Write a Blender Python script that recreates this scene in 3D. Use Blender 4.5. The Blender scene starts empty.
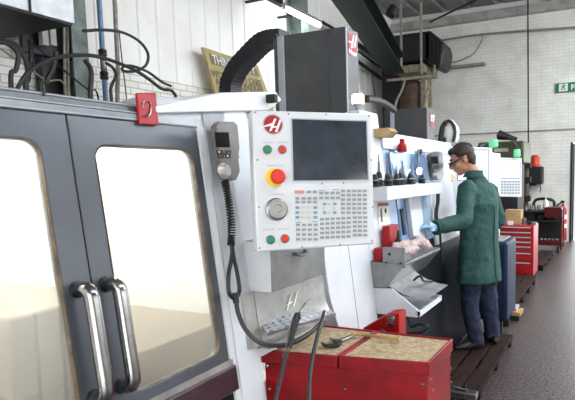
import bpy, bmesh, math, random
from mathutils import Vector as V, Matrix, Quaternion
random.seed(7)
COL = bpy.context.scene.collection
PI = math.pi
# ------------------------------------------------------------------ camera model (575 x 400 frame)
FOC, PX, PY, EYE = 540.0, 360.0, 230.0, 1.58
_yaw, _pit, _rol = math.radians(25), math.atan(55/540.), 0.02
FW = V((-math.sin(_yaw)*math.cos(_pit), math.cos(_yaw)*math.cos(_pit), -math.sin(_pit)))
_r0 = V((math.cos(_yaw), math.sin(_yaw), 0))
_u0 = V((-math.sin(_yaw)*math.sin(_pit), math.cos(_yaw)*math.sin(_pit), math.cos(_pit)))
RT = _r0*math.cos(_rol) - _u0*math.sin(_rol)
UP = _u0*math.cos(_rol) + _r0*math.sin(_rol)
CAM = V((0, 0, EYE))
def ray(x, y): return FW + RT*((x-PX)/FOC) - UP*((y-PY)/FOC)
def at_x(x, y, v): d = ray(x, y); return CAM + d*(v/d.x)
def at_y(x, y, v): d = ray(x, y); return CAM + d*(v/d.y)
def at_z(x, y, v): d = ray(x, y); return CAM + d*((v-EYE)/d.z)
def at_d(x, y, v): return CAM + ray(x, y)*v
def at_pl(x, y, o, n): d = ray(x, y); return CAM + d*((o-CAM).dot(n)/d.dot(n))
cam = bpy.data.cameras.new('camera'); co = bpy.data.objects.new('camera', cam); COL.objects.link(co)
cam.sensor_width = 36; cam.lens = FOC*36/575
cam.shift_x = (287.5-PX)/575; cam.shift_y = (PY-200)/575
cam.clip_start = .02
co.matrix_world = Matrix((( RT.x, UP.x, -FW.x, 0), (RT.y, UP.y, -FW.y, 0), (RT.z, UP.z, -FW.z, EYE), (0, 0, 0, 1)))
bpy.context.scene.camera = co

# ------------------------------------------------------------------ materials
def lin(c):
    c = [q/255 for q in c]
    return tuple([q/12.92 if q < .04045 else ((q+.055)/1.055)**2.4 for q in c]) + (1,)
def mat(name, col, rough=.5, metal=0, var=.0, vscale=8, col2=None, bump=0, bscale=60, coat=0, spec=.5, emit=0, ecol=None):
    m = bpy.data.materials.new(name); m.use_nodes = True
    nt = m.node_tree; b = nt.nodes['Principled BSDF']
    b.inputs['Base Color'].default_value = lin(col); b.inputs['Roughness'].default_value = rough
    b.inputs['Metallic'].default_value = metal; b.inputs['Coat Weight'].default_value = coat
    b.inputs['Specular IOR Level'].default_value = spec
    tc = nt.nodes.new('ShaderNodeTexCoord')
    if var or col2:
        n = nt.nodes.new('ShaderNodeTexNoise'); n.inputs['Scale'].default_value = vscale; n.inputs['Detail'].default_value = 6
        n.inputs['Roughness'].default_value = .65
        nt.links.new(tc.outputs['Object'], n.inputs['Vector'])
        r = nt.nodes.new('ShaderNodeValToRGB'); r.color_ramp.elements[0].position = .35; r.color_ramp.elements[1].position = .68
        c2 = col2 if col2 else tuple(max(0, q*(1-var)) for q in col)
        r.color_ramp.elements[0].color = lin(c2); r.color_ramp.elements[1].color = lin(col)
        nt.links.new(n.outputs['Fac'], r.inputs['Fac']); nt.links.new(r.outputs['Color'], b.inputs['Base Color'])
    if bump:
        n = nt.nodes.new('ShaderNodeTexNoise'); n.inputs['Scale'].default_value = bscale; n.inputs['Detail'].default_value = 4
        nt.links.new(tc.outputs['Object'], n.inputs['Vector'])
        bp = nt.nodes.new('ShaderNodeBump'); bp.inputs['Strength'].default_value = bump; bp.inputs['Distance'].default_value = .01
        nt.links.new(n.outputs['Fac'], bp.inputs['Height']); nt.links.new(bp.outputs['Normal'], b.inputs['Normal'])
    if emit:
        b.inputs['Emission Color'].default_value = lin(ecol or col); b.inputs['Emission Strength'].default_value = emit
    return m
M = dict(
    white=mat('white enamel', (214, 216, 218), .35, 0, .04, 5),
    white2=mat('cool white enamel', (216, 220, 226), .4, 0, .05, 4),
    lgrey=mat('light grey enamel', (176, 181, 188), .35, 0, .08, 6),
    door=mat('slate blue enamel', (84, 88, 95), .3, .3, .12, 3),
    trim=mat('grey brushed trim', (134, 137, 143), .3, .6, .15, 9),
    tower=mat('graphite enamel', (86, 87, 89), .35, .2, .15, 3),
    towerl=mat('graphite side enamel', (104, 109, 116), .35, .2, .12, 3),
    base=mat('navy black enamel', (12, 15, 24), .5, .0, .3, 6, spec=.2),
    steel=mat('polished steel', (168, 166, 166), .2, 1, .15, 14),
    dsteel=mat('dull steel', (140, 138, 136), .38, .9, .3, 9),
    sheet=mat('stainless sheet', (176, 175, 172), .42, .75, .22, 5),
    boxg=mat('grey paint worn', (140, 141, 141), .35, .3, .15, 12),
    red=mat('red enamel', (148, 10, 22), .42, 0, .25, 9, spec=.3),
    red2=mat('bright red enamel', (168, 14, 18), .4, 0, .15, 6, spec=.3),
    redb=mat('red button', (206, 52, 40), .35),
    green=mat('green button', (40, 130, 90), .35),
    yellow=mat('yellow plastic', (236, 200, 30), .4),
    orange=mat('orange key', (200, 132, 104), .5),
    blue=mat('blue key', (110, 150, 172), .5),
    key=mat('grey key', (146, 148, 150), .5),
    keyb=mat('beige key', (205, 200, 185), .5),
    black=mat('black rubber', (18, 18, 20), .45, 0, .2, 20),
    blackp=mat('black plastic', (12, 13, 15), .6),
    chain=mat('cable chain plastic', (36, 37, 40), .45, 0, .25, 30),
    grip=mat('taupe plastic', (112, 106, 102), .45, 0, .1, 20),
    sill=mat('plum painted sill', (66, 46, 52), .3, .1, .3, 10),
    seal=mat('tan window seal', (118, 98, 74), .6, 0, .5, 18, (54, 42, 34)),
    plate=mat('chrome dial', (206, 206, 206), .22, 1, .1, 20),
    wood=mat('worn chipboard', (198, 180, 148), .75, 0, .3, 48, (146, 122, 88), .3, 120),
    board=mat('stained duckboard', (54, 33, 29), .75, 0, .4, 7, (28, 18, 17), .4, 40, spec=.12),
    timber=mat('raw timber', (196, 156, 96), .7, 0, .25, 9),
    card=mat('cardboard', (190, 160, 112), .8, 0, .15, 12),
    bluep=mat('blue tank enamel', (28, 44, 76), .5, 0, .35, 6, spec=.2),
    rag=mat('cotton rag', (216, 208, 204), .95, 0, .2, 30, (196, 164, 160), .5, 60),
    cable=mat('grey black cable', (44, 44, 46), .5, 0, .2, 12),
    pblue=mat('blue pipe', (110, 146, 184), .4, 0, .2, 12),
    pgrey=mat('aged conduit', (172, 164, 150), .6, 0, .3, 16),
    gcol=mat('green grey steel', (124, 136, 130), .55, .1, .35, 7),
    gdark=mat('dark green steel', (22, 44, 36), .5, .1, .4, 5),
    mgreen=mat('olive machine enamel', (74, 84, 44), .45, 0, .35, 7),
    rust=mat('rusty tank', (96, 72, 56), .7, .1, .4, 6, (52, 42, 36)),
    dirty=mat('dirty cream', (170, 158, 132), .7, 0, .4, 10),
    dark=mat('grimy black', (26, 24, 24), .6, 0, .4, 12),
    duct=mat('galvanised duct', (196, 200, 202), .45, .3, .15, 8),
    tan=mat('faded sign board', (186, 168, 118), .7, 0, .15, 9),
    red_shade=mat('shaded red enamel', (92, 10, 16), .45, 0, .3, 9, spec=.3),  # red enamel darkened, shade on the far trolley put into its colour
    brights=mat('pale metal', (186, 188, 190), .3, .4, .25, 8),
    glassb=mat('dead display', (8, 9, 11), .7, spec=.1),
    tank=mat('extinguisher red', (176, 24, 28), .3),
    cream=mat('cream interior enamel', (236, 235, 228), .6, 0, .06, 4),
    tabl=mat('beige iron table', (136, 120, 98), .7, 0, .3, 4),
    paper=mat('paper', (226, 228, 220), .8),
    signg=mat('green sign', (30, 110, 70), .5),
    signw=mat('sign lettering', (228, 232, 226), .5),
    letter=mat('sign brown lettering', (122, 110, 86), .7),
    hred=mat('emblem red', (160, 14, 34), .4),
    skin=mat('skin', (196, 138, 116), .5, 0, .08, 20),
    glove=mat('pale blue glove', (150, 190, 222), .5, 0, .1, 30),
    hair=mat('brown hair', (58, 42, 34), .6, 0, .4, 60, None, .6, 150),
    coat=mat('green work coat', (34, 80, 75), .8, 0, .22, 6, None, .25, 30),
    jean=mat('blue denim', (36, 47, 74), .85, 0, .3, 14, None, .3, 60),
    shoe=mat('black shoe leather', (24, 22, 22), .45),
    orangel=mat('amber lens', (190, 60, 30), .3),
    teal=mat('dark teal door', (30, 52, 54), .5, 0, .3, 4),
    bottle=mat('white plastic bottle', (224, 224, 220), .4),
    interior=mat('pale blue interior', (170, 194, 222), .35, .2, .12, 4),
    bluegl=mat('blue tinted glass door', (120, 156, 200), .12, .2, .2, 3),
    tube=mat('fluorescent tube', (255, 255, 255), .4, emit=26, ecol=(238, 246, 255)),
    lampin=mat('work tube', (255, 255, 255), .4, emit=35, ecol=(252, 252, 250)),
    lampblue=mat('cool work tube', (255, 255, 255), .4, emit=16, ecol=(206, 224, 255)),
    spot=mat('work light lens', (255, 255, 255), .3, emit=30, ecol=(235, 244, 255)),
    beacon=mat('lit amber beacon', (255, 235, 190), .4, emit=5, ecol=(255, 225, 160)),
    gbeacon=mat('lit green beacon', (70, 160, 110), .4, emit=.35, ecol=(130, 235, 180)),
    scr=mat('pale screen', (205, 215, 230), .2, emit=.4, ecol=(225, 232, 246)),
)
def m_screen():
    m = mat('dark glass screen', (52, 62, 74), .09, 0, .35, 7, spec=.9); return m
M['screen'] = m_screen()
def m_pane():
    m = bpy.data.materials.new('scratched polycarbonate'); m.use_nodes = True; nt = m.node_tree; nt.nodes.clear()
    o = nt.nodes.new('ShaderNodeOutputMaterial')
    tl = nt.nodes.new('ShaderNodeBsdfTranslucent'); tl.inputs['Color'].default_value = (.93, .93, .9, 1)
    rf = nt.nodes.new('ShaderNodeBsdfRefraction'); rf.inputs['Roughness'].default_value = .1; rf.inputs['IOR'].default_value = 1.1
    rf.inputs['Color'].default_value = (1, 1, 1, 1)
    gl = nt.nodes.new('ShaderNodeBsdfGlossy'); gl.inputs['Roughness'].default_value = .3
    m1 = nt.nodes.new('ShaderNodeMixShader'); m1.inputs[0].default_value = .84
    m2 = nt.nodes.new('ShaderNodeMixShader'); m2.inputs[0].default_value = .05
    nt.links.new(tl.outputs[0], m1.inputs[1]); nt.links.new(rf.outputs[0], m1.inputs[2])
    nt.links.new(m1.outputs[0], m2.inputs[1]); nt.links.new(gl.outputs[0], m2.inputs[2])
    nt.links.new(m2.outputs[0], o.inputs[0]); return m
M['pane'] = m_pane()
def m_brick(name, c1, c2, mortar, axis, bump=.5):
    m = mat(name, c1, .75, spec=.25); nt = m.node_tree; b = nt.nodes['Principled BSDF']
    tc = nt.nodes.new('ShaderNodeTexCoord'); sx = nt.nodes.new('ShaderNodeSeparateXYZ'); cx = nt.nodes.new('ShaderNodeCombineXYZ')
    nt.links.new(tc.outputs['Object'], sx.inputs[0])
    nt.links.new(sx.outputs['Y' if axis == 'x' else 'X'], cx.inputs['X']); nt.links.new(sx.outputs['Z'], cx.inputs['Y'])
    br = nt.nodes.new('ShaderNodeTexBrick'); br.inputs['Scale'].default_value = 1
    br.inputs['Brick Width'].default_value = .225; br.inputs['Row Height'].default_value = .075
    br.inputs['Mortar Size'].default_value = .006; br.inputs['Mortar Smooth'].default_value = .3
    br.inputs['Color1'].default_value = lin(c1); br.inputs['Color2'].default_value = lin(c2); br.inputs['Mortar'].default_value = lin(mortar)
    nt.links.new(cx.outputs[0], br.inputs['Vector'])
    n = nt.nodes.new('ShaderNodeTexNoise'); n.inputs['Scale'].default_value = 2.2; n.inputs['Detail'].default_value = 8
    nt.links.new(tc.outputs['Object'], n.inputs['Vector'])
    r = nt.nodes.new('ShaderNodeValToRGB'); r.color_ramp.elements[0].position = .3; r.color_ramp.elements[1].position = .55
    r.color_ramp.elements[0].color = (.86, .85, .82, 1); r.color_ramp.elements[1].color = (1, 1, 1, 1)
    nt.links.new(n.outputs['Fac'], r.inputs['Fac'])
    mx = nt.nodes.new('ShaderNodeMixRGB'); mx.blend_type = 'MULTIPLY'; mx.inputs[0].default_value = 1
    nt.links.new(br.outputs['Color'], mx.inputs[1]); nt.links.new(r.outputs['Color'], mx.inputs[2])
    nt.links.new(mx.outputs[0], b.inputs['Base Color'])
    bp = nt.nodes.new('ShaderNodeBump'); bp.inputs['Strength'].default_value = bump; bp.inputs['Distance'].default_value = .01; bp.invert = True
    nt.links.new(br.outputs['Fac'], bp.inputs['Height']); nt.links.new(bp.outputs['Normal'], b.inputs['Normal'])
    return m
M['brick_far'] = m_brick('painted brick', (238, 238, 231), (232, 232, 225), (218, 218, 211), 'y')
M['brick_left'] = m_brick('painted brick left', (240, 238, 232), (232, 230, 222), (186, 176, 162), 'x')
def m_floor():
    m = mat('speckled resin floor', (60, 52, 54), .3); nt = m.node_tree; b = nt.nodes['Principled BSDF']
    tc = nt.nodes.new('ShaderNodeTexCoord')
    n = nt.nodes.new('ShaderNodeTexNoise'); n.inputs['Scale'].default_value = 48; n.inputs['Detail'].default_value = 3; n.inputs['Roughness'].default_value = .7
    n2 = nt.nodes.new('ShaderNodeTexNoise'); n2.inputs['Scale'].default_value = 1.1; n2.inputs['Detail'].default_value = 5
    for q in (n, n2): nt.links.new(tc.outputs['Object'], q.inputs['Vector'])
    r = nt.nodes.new('ShaderNodeValToRGB'); e = r.color_ramp.elements
    e[0].position = .44; e[0].color = lin((26, 19, 18)); e[1].position = .62; e[1].color = lin((118, 108, 108))
    nt.links.new(n.outputs['Fac'], r.inputs['Fac'])
    r2 = nt.nodes.new('ShaderNodeValToRGB'); e = r2.color_ramp.elements
    e[0].position = .35; e[0].color = (.9, .8, .77, 1); e[1].position = .65; e[1].color = (1, 1, 1, 1)
    nt.links.new(n2.outputs['Fac'], r2.inputs['Fac'])
    mx = nt.nodes.new('ShaderNodeMixRGB'); mx.blend_type = 'MULTIPLY'; mx.inputs[0].default_value = 1
    nt.links.new(r.outputs[0], mx.inputs[1]); nt.links.new(r2.outputs[0], mx.inputs[2]); nt.links.new(mx.outputs[0], b.inputs['Base Color'])
    r3 = nt.nodes.new('ShaderNodeMapRange'); r3.inputs['To Min'].default_value = .3; r3.inputs['To Max'].default_value = .34
    nt.links.new(n2.outputs['Fac'], r3.inputs['Value']); nt.links.new(r3.outputs[0], b.inputs['Roughness'])
    bp = nt.nodes.new('ShaderNodeBump'); bp.inputs['Strength'].default_value = .5; bp.inputs['Distance'].default_value = .006
    nt.links.new(n.outputs['Fac'], bp.inputs['Height']); nt.links.new(bp.outputs['Normal'], b.inputs['Normal'])
    return m
M['floor'] = m_floor()
M['clad'] = mat('white cladding sheet', (246, 245, 240), .55, 0, .08, 1.5, (234, 232, 226))
M['roof'] = mat('grey fibre sheet', (150, 146, 146), .8, 0, .25, 1.5)
M['roofd'] = mat('dark fibre sheet', (70, 66, 64), .85, 0, .3, 3)
M['beamg'] = mat('greyed beam paint', (186, 186, 180), .6, 0, .2, 4)

# ------------------------------------------------------------------ mesh builder
class B:
    def __init__(s): s.bm = bmesh.new()
    def _hex(s, p):
        v = [s.bm.verts.new(q) for q in p]
        for f in ((0, 3, 2, 1), (4, 5, 6, 7), (0, 1, 5, 4), (1, 2, 6, 5), (2, 3, 7, 6), (3, 0, 4, 7)):
            s.bm.faces.new([v[i] for i in f])
        return s
    def box(s, a, b):
        x0, y0, z0 = [min(p, q) for p, q in zip(a, b)]; x1, y1, z1 = [max(p, q) for p, q in zip(a, b)]
        return s._hex([(x0, y0, z0), (x1, y0, z0), (x1, y1, z0), (x0, y1, z0), (x0, y0, z1), (x1, y0, z1), (x1, y1, z1), (x0, y1, z1)])
    def obox(s, o, u, v, w):          # corner + three edge vectors
        o, u, v, w = V(o), V(u), V(v), V(w)
        return s._hex([o, o+u, o+u+v, o+v, o+w, o+u+w, o+u+v+w, o+v+w])
    def prism(s, pts, ex):
        ex = V(ex); a = [s.bm.verts.new(V(p)) for p in pts]; b = [s.bm.verts.new(V(p)+ex) for p in pts]
        s.bm.faces.new(a[::-1]); s.bm.faces.new(b); n = len(pts)
        for i in range(n): s.bm.faces.new([a[i], a[(i+1) % n], b[(i+1) % n], b[i]])
        return s
    def ring(s, outer, inner, ex):    # same count loops -> frame
        ex = V(ex); n = len(outer)
        L = [[s.bm.verts.new(V(p)+e) for p in l] for l, e in ((outer, V()), (inner, V()), (outer, ex), (inner, ex))]
        for i in range(n):
            j = (i+1) % n
            for A, C in ((L[0], L[1]), (L[3], L[2]), (L[2], L[0]), (L[1], L[3])):
                s.bm.faces.new([A[i], A[j], C[j], C[i]])
        return s
    def tube(s, pts, r, n=8, smooth=4, cap=True):
        pts = [V(p) for p in pts]
        if smooth > 1 and len(pts) > 2: pts = spline(pts, smooth)
        rs = r if isinstance(r, (list, tuple)) else None
        m = len(pts); prev = None; rings = []
        up = None
        for i, p in enumerate(pts):
            t = (pts[min(i+1, m-1)]-pts[max(i-1, 0)]).normalized()
            if up is None:
                up = V((0, 0, 1)) if abs(t.z) < .9 else V((1, 0, 0))
            a = (up - t*up.dot(t)).normalized(); b = t.cross(a); up = a
            if rs: f = i/(m-1)*(len(rs)-1); k = min(int(f), len(rs)-2); rr = rs[k]+(rs[k+1]-rs[k])*(f-k)
            else: rr = r
            rings.append([s.bm.verts.new(p + a*math.cos(2*PI*q/n)*rr + b*math.sin(2*PI*q/n)*rr) for q in range(n)])
        for A, C in zip(rings, rings[1:]):
            for q in range(n): f = s.bm.faces.new([A[q], A[(q+1) % n], C[(q+1) % n], C[q]]); f.smooth = True
        if cap: s.bm.faces.new(rings[0][::-1]); s.bm.faces.new(rings[-1])
        return s
    def lathe(s, o, prof, axis=(0, 0, 1), n=20):   # prof: list (r, h)
        o = V(o); ax = V(axis).normalized(); a = ax.orthogonal().normalized(); b = ax.cross(a); rings = []
        for r, h in prof:
            rings.append([s.bm.verts.new(o+ax*h+(a*math.cos(2*PI*q/n)+b*math.sin(2*PI*q/n))*max(r, 1e-4)) for q in range(n)])
        for (A, C), (p0, p1) in zip(zip(rings, rings[1:]), zip(prof, prof[1:])):
            for q in range(n): f = s.bm.faces.new([A[q], A[(q+1) % n], C[(q+1) % n], C[q]]); f.smooth = True
        s.bm.faces.new(rings[0][::-1]); s.bm.faces.new(rings[-1]); return s
    def ball(s, c, r, sc=(1, 1, 1), rot=None, sub=2):
        m = Matrix.Translation(V(c)) @ (rot.to_4x4() if rot else Matrix.Identity(4)) @ Matrix.Diagonal((r*sc[0], r*sc[1], r*sc[2], 1))
        g = bmesh.ops.create_icosphere(s.bm, subdivisions=sub, radius=1, matrix=m)
        for v in g['verts']:
            for f in v.link_faces: f.smooth = True
        return s
    def loft(s, rings, cap=True):
        R = [[s.bm.verts.new(p) for p in r] for r in rings]; n = len(R[0])
        for A, C in zip(R, R[1:]):
            for q in range(n): f = s.bm.faces.new([A[q], A[(q+1) % n], C[(q+1) % n], C[q]]); f.smooth = True
        if cap: s.bm.faces.new(R[0][::-1]); s.bm.faces.new(R[-1])
        return s
    def build(s, name, m, parent=None, bevel=0, seg=2, label=None):
        bmesh.ops.recalc_face_normals(s.bm, faces=s.bm.faces)
        me = bpy.data.meshes.new(name); s.bm.to_mesh(me); s.bm.free()
        me.set_sharp_from_angle(angle=math.radians(38))
        me.materials.append(M[m] if isinstance(m, str) else m)
        o = bpy.data.objects.new(name, me); COL.objects.link(o)
        if parent: attach(o, parent)
        if bevel:
            b = o.modifiers.new('bevel', 'BEVEL'); b.width = bevel; b.segments = seg; b.limit_method = 'ANGLE'; b.angle_limit = math.radians(35)
            b.harden_normals = False
        if label: o['label'] = label
        return o
def spline(p, k):
    out = []; n = len(p)
    for i in range(n-1):
        a, b, c, d = p[max(i-1, 0)], p[i], p[i+1], p[min(i+2, n-1)]
        for j in range(k):
            t = j/k; out.append(.5*((2*b)+(c-a)*t+(2*a-5*b+4*c-d)*t*t+(3*b-a-3*c+d)*t**3))
    out.append(p[-1]); return out
def attach(o, parent):
    o.parent = parent; o.matrix_parent_inverse = parent_world(parent).inverted()
def parent_world(p):
    return Matrix.Identity(4) if p.parent else Matrix.Translation(p.location)
def tag(o, label, cat, group=None, kind=None):
    if label: o['label'] = label
    if cat: o['category'] = cat
    if group: o['group'] = group
    if kind: o['kind'] = kind
    return o
def thing(name, loc, label, cat, group=None):
    o = bpy.data.objects.new(name, None); COL.objects.link(o); o.location = loc; o.empty_display_size = .1
    return tag(o, label, cat, group)
def struct(o): o['kind'] = 'structure'; return o
def copy_tree(o, off, label=None):
    c = o.copy(); COL.objects.link(c); c.location = o.location + V(off)
    for ch in o.children:
        d = ch.copy(); COL.objects.link(d); d.parent = c
        for g in ch.children:
            e = g.copy(); COL.objects.link(e); e.parent = d
    if label: c['label'] = label
    return c
def rrect(y0, y1, z0, z1, r, n=5):
    out = []
    for cy, cz, a0 in ((y1-r, z1-r, 0), (y0+r, z1-r, 90), (y0+r, z0+r, 180), (y1-r, z0+r, 270)):
        for k in range(n+1):
            a = math.radians(a0+90*k/n); out.append((cy+r*math.cos(a), cz+r*math.sin(a)))
    return out
def text_obj(name, body, size, o, u, v, depth, m, parent=None, bold=0, fit=None):
    cu = bpy.data.curves.new(name, 'FONT'); cu.body = body; cu.size = size; cu.extrude = depth; cu.offset = bold; cu.resolution_u = 2
    t = bpy.data.objects.new(name, cu); COL.objects.link(t)
    bpy.context.view_layer.update()
    me = bpy.data.meshes.new_from_object(t.evaluated_get(bpy.context.evaluated_depsgraph_get()))
    bpy.data.objects.remove(t)
    u = V(u).normalized(); v = V(v).normalized(); w = u.cross(v)
    xs = [q.co.x for q in me.vertices]; s = 1
    if fit: s = fit/(max(xs)-min(xs))
    for q in me.vertices: q.co = V(o)+u*q.co.x*s+v*q.co.y+w*q.co.z
    me.materials.clear(); me.materials.append(M[m])
    ob = bpy.data.objects.new(name, me); COL.objects.link(ob)
    if parent: attach(ob, parent)
    return ob

# ================================================================== the hall
FWY, LWX, RZ = 12.8, -5.0, 5.35
struct(B().box((-5.3, -3, -.2), (9, 13.2, 0)).build('floor', 'floor'))
struct(B().box((-5.25, -3, 0), (-5, 13.0, 2.78)).build('wall_left', 'brick_left'))
# upper cladding with shallow ribs
b = B(); y = -3.0; pts = []
while y < 13.0:
    pts += [(LWX+.0, y, 2.78), (LWX, y+.22, 2.78), (LWX+.012, y+.235, 2.78), (LWX+.012, y+.275, 2.78)]; y += .29
n0 = pts[0]; out = [(-5.2, -3, 2.78)] + pts + [(-5.2, pts[-1][1], 2.78)]
struct(b.prism(out, (0, 0, RZ-2.78)).build('trim_1', 'clad'))
# far wall with a wide open doorway to the right of the teal door
b = B(); b.box((-5.2, FWY, 0), (-.83, FWY+.25, RZ)); b.box((-.83, FWY, 2.2), (.35, FWY+.25, RZ)); b.box((.35, FWY, 3.6), (3.2, FWY+.25, RZ)); b.box((3.2, FWY, 0), (9, FWY+.25, RZ))
b.box((.2, FWY, 0), (.35, FWY+.25, 2.2))
struct(b.build('wall_far', 'brick_far'))
d = struct(B().box((-.80, FWY+.12, .02), (-.755, FWY+1.05, 2.17)).build('door_1', 'teal'))
B().box((-.825, FWY-.02, 0), (-.785, FWY+.1, 2.2)).build('door_frame', 'dark', d)
struct(B().box((-5.0, FWY-.03, 2.47), (9, FWY, 2.5)).build('trim_2', 'pgrey'))
# eaves timber/steel over the far wall
struct(B().box((-5.1, FWY-.16, 5.02), (9, FWY+.25, 5.2)).build('trim_3', 'beamg', bevel=.01))
# roof of profiled sheets with rooflight openings over the aisle side
b = B()
def roofstrip(x0, x1, y0, y1):
    pts = []; x = x0
    while x < x1-.01:
        pts += [(x, y0, RZ), (min(x+.42, x1), y0, RZ), (min(x+.46, x1), y0, RZ+.05), (min(x+.56, x1), y0, RZ+.05)]; x += .6
    pts = [p for i, p in enumerate(pts) if i == 0 or p[0] > pts[i-1][0]+.001]
    b.prism(pts+[(x1, y0, RZ+.12), (x0, y0, RZ+.12)], (0, y1-y0, 0))
roofstrip(-5.3, 1.2, -3, 13.0); roofstrip(1.2, 3.4, -3, -1); roofstrip(1.2, 3.4, 11.3, 13); roofstrip(3.4, 9, -3, 13)
struct(b.build('ceiling', 'roof'))
b = B()
for k in range(8): b.box((-1.35+k*.14, 11.9, 5.24+.02*(k % 2)), (-1.23+k*.14, 12.7, 5.3))
tag(b.build('corrugated_panel', 'roofd'), 'dark corrugated panel under the roof above the exit sign', 'roof panel')
b = B(); b.box((8.8, -3, 0), (9, 13.05, 1.1)); b.box((8.8, -3, 3.5), (9, 13.05, RZ))
for k in range(6): b.box((8.8, -3+k*3.0, 1.1), (9, -2.2+k*3.0, 3.5))
struct(b.build('wall_right', 'brick_far'))
b = B(); b.box((-5.25, -3.2, 0), (-1.6, -3, RZ)); b.box((-1.6, -3.2, 3.6), (3.0, -3, RZ)); b.box((3.0, -3.2, 0), (9, -3, RZ)); struct(b.build('wall_near', 'brick_far'))

# green steel columns and the dark green roof beam along the left wall
def column(x0, x1, y, lab):
    t = thing('steel_column', (LWX+.15, y, 0), lab, 'column', 'steel columns on the left wall')
    w = x1*1.15
    B().box((LWX+.06, y-.012, 0), (LWX+.3, y+.012, RZ)).build('web', 'gcol', t)
    B().box((LWX+.29, y-w/2, 0), (LWX+.31, y+w/2, RZ)).build('flange', 'gcol', t)
    B().box((LWX+.025, y-w/2, 0), (LWX+.045, y+w/2, RZ)).build('flange', 'gcol', t)
    return t
p = at_x(80, 50, LWX+.3); column(0, .15, p.y, 'green grey steel column rising behind the nearest machine beside the blue pipe')
p = at_x(304, 8, LWX+.3); column(0, .19, p.y, 'green grey steel column behind the lit fluorescent tube')
a, c = at_x(335, -8, -4.5), at_x(392, 76, -4.5)
A0 = at_d(345, -14, 7.2); A1 = at_d(395, 66, 11.0); dirv = (A1-A0)
u = dirv.cross(V((0, 0, 1))).normalized()
t = thing('roof_beam', A0, 'dark green steel beam sloping down under the roof at upper centre', 'beam')
wv = u.cross(dirv).normalized()
for sgn, nm in ((-1, 'flange'), (1, 'flange')):
    B().obox(A0-u*.2+wv*(.16*sgn), dirv, u*.4, wv*.02).build(nm, 'gdark', t)
B().obox(A0-u*.012-wv*.16, dirv, u*.024, wv*.32).build('web', 'gdark', t)

# ------------------------------------------------------------------ things on the left wall
# duct end
t = thing('ventilation_duct', (-4.5, 2.2, 2.85), 'pale galvanised duct hanging at the top left corner', 'duct')
z0 = at_x(75, 24, -4.0)
B().box((-4.98, .9, z0.z), (-4.0, z0.y, z0.z+.9)).build('duct_body', 'duct', t, bevel=.006)
b = B(); s0 = at_x(30, 13, -4.0); b.box((-4.0, s0.y-.006, z0.z), (-3.985, s0.y+.006, z0.z+.9)); b.build('seam', 'dark', t)
B().box((-4.98, .9, z0.z-.012), (-4.02, z0.y-.01, z0.z-.001)).build('underside_shade', 'dark', t)  # shade below the duct painted as a dark sheet
b = B(); b.obox(at_x(20, 52, -4.85), (.04, 0, 0), (0, .62, 0), (0, 0, .5))  # flat dark box covering the dark area below the duct
t2 = thing('dark_wall_box', at_x(50, 60, -4.85), 'flat dark box on the wall under the duct', 'dark box')
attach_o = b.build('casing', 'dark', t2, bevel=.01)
q0 = at_x(40, 48, -4.75)
for k in range(2):
    q = at_x(42+8*k, 46, -4.75); B().box((q.x, q.y-.03, q.z), (q.x+.06, q.y+.03, q.z+.2)).build('isolator', 'beamg', t2, bevel=.005)
pa = at_x(53, 97, -4.85); pb = at_x(70, 30, -4.85)
tag(B().box((-4.96, pa.y-.08, 0), (-4.86, pb.y-.09, 3.2)).build('cable_riser', 'dark'), 'black riser boxing on the wall beside the first steel column', 'riser')
def pipe(name, px, x, r, m, lab, cat, group=None, n=8, smooth=5):
    P = [at_x(a, b_, x) for a, b_ in px]
    if px[-1][1] > 86 and name != 'wire': P += [V((x, P[-1].y+.02, 1.2)), V((x, P[-1].y+.02, .0))]
    if px[0][1] > 86: P = [V((x, P[0].y, .0)), V((x, P[0].y, 1.2))]+P
    o = B().tube(P, r, n, smooth).build(name, m)
    return tag(o, lab, cat, group)
pipe('cable', [(10, 118), (20, 84), (34, 68), (55, 58), (85, 55), (110, 60), (138, 72), (160, 88), (178, 104)], -4.2, .017, 'cable', 'thick grey black cable arching from the nearest machine past both pipes', 'cable')
pipe('cable', [(83, 31), (105, 30), (124, 33), (140, 42), (148, 54), (146, 65), (136, 71), (124, 71), (123, 67), (132, 66), (148, 72), (162, 82), (171, 86)], -4.3, .014, 'cable', 'black cable making a wide loop right of the blue pipe', 'cable')
pipe('cable', [(-4, 41), (8, 44), (18, 54), (16, 70), (11, 88)], -4.3, .019, 'cable', 'fat black cable dropping behind the machine, furthest left', 'cable')
pipe('cable', [(-4, 42), (12, 43), (24, 56), (28, 72), (26, 92)], -4.4, .022, 'cable', 'fat black cable dropping second from the left', 'cable')
pipe('cable', [(30, 40), (31, 60), (28, 80), (27, 95)], -4.5, .02, 'dark', 'sooty cable hanging under the dark box', 'cable')
pipe('cable', [(56, 52), (53, 68), (46, 82), (41, 96)], -4.4, .022, 'cable', 'dark jointed cable dropping left of the first steel column', 'cable')
pipe('cable', [(85, 60), (91, 70), (91, 84), (91, 104)], -4.4, .022, 'cable', 'dark bent cable dropping right of the first steel column', 'cable')
pipe('cable', [(30, 42), (50, 58), (66, 72), (88, 90), (99, 102)], -4.45, .008, 'bluep', 'thin blue cable slanting down across the first steel column', 'cable')
pipe('cable', [(-4, 46), (20, 62), (45, 80), (68, 94)], -4.6, .008, 'pgrey', 'thin pale cable slanting down the brickwork at far left', 'cable')
pipe('cable', [(119, 30), (122, 60), (127, 105)], -4.6, .006, 'cable', 'thin black wire hanging beside the pale conduit', 'cable')
pipe('cable', [(112, 108), (111, 88), (116, 76), (113, 68), (106, 63)], -4.5, .016, 'cable', 'short bent cable joining the blue pipe coupling', 'cable')
pipe('conduit', [(114.5, -6), (116.5, 40), (118, 74), (118, 112)], -4.7, .022, 'pgrey', 'pale rusty conduit running up the wall right of the blue pipe', 'conduit')
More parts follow.
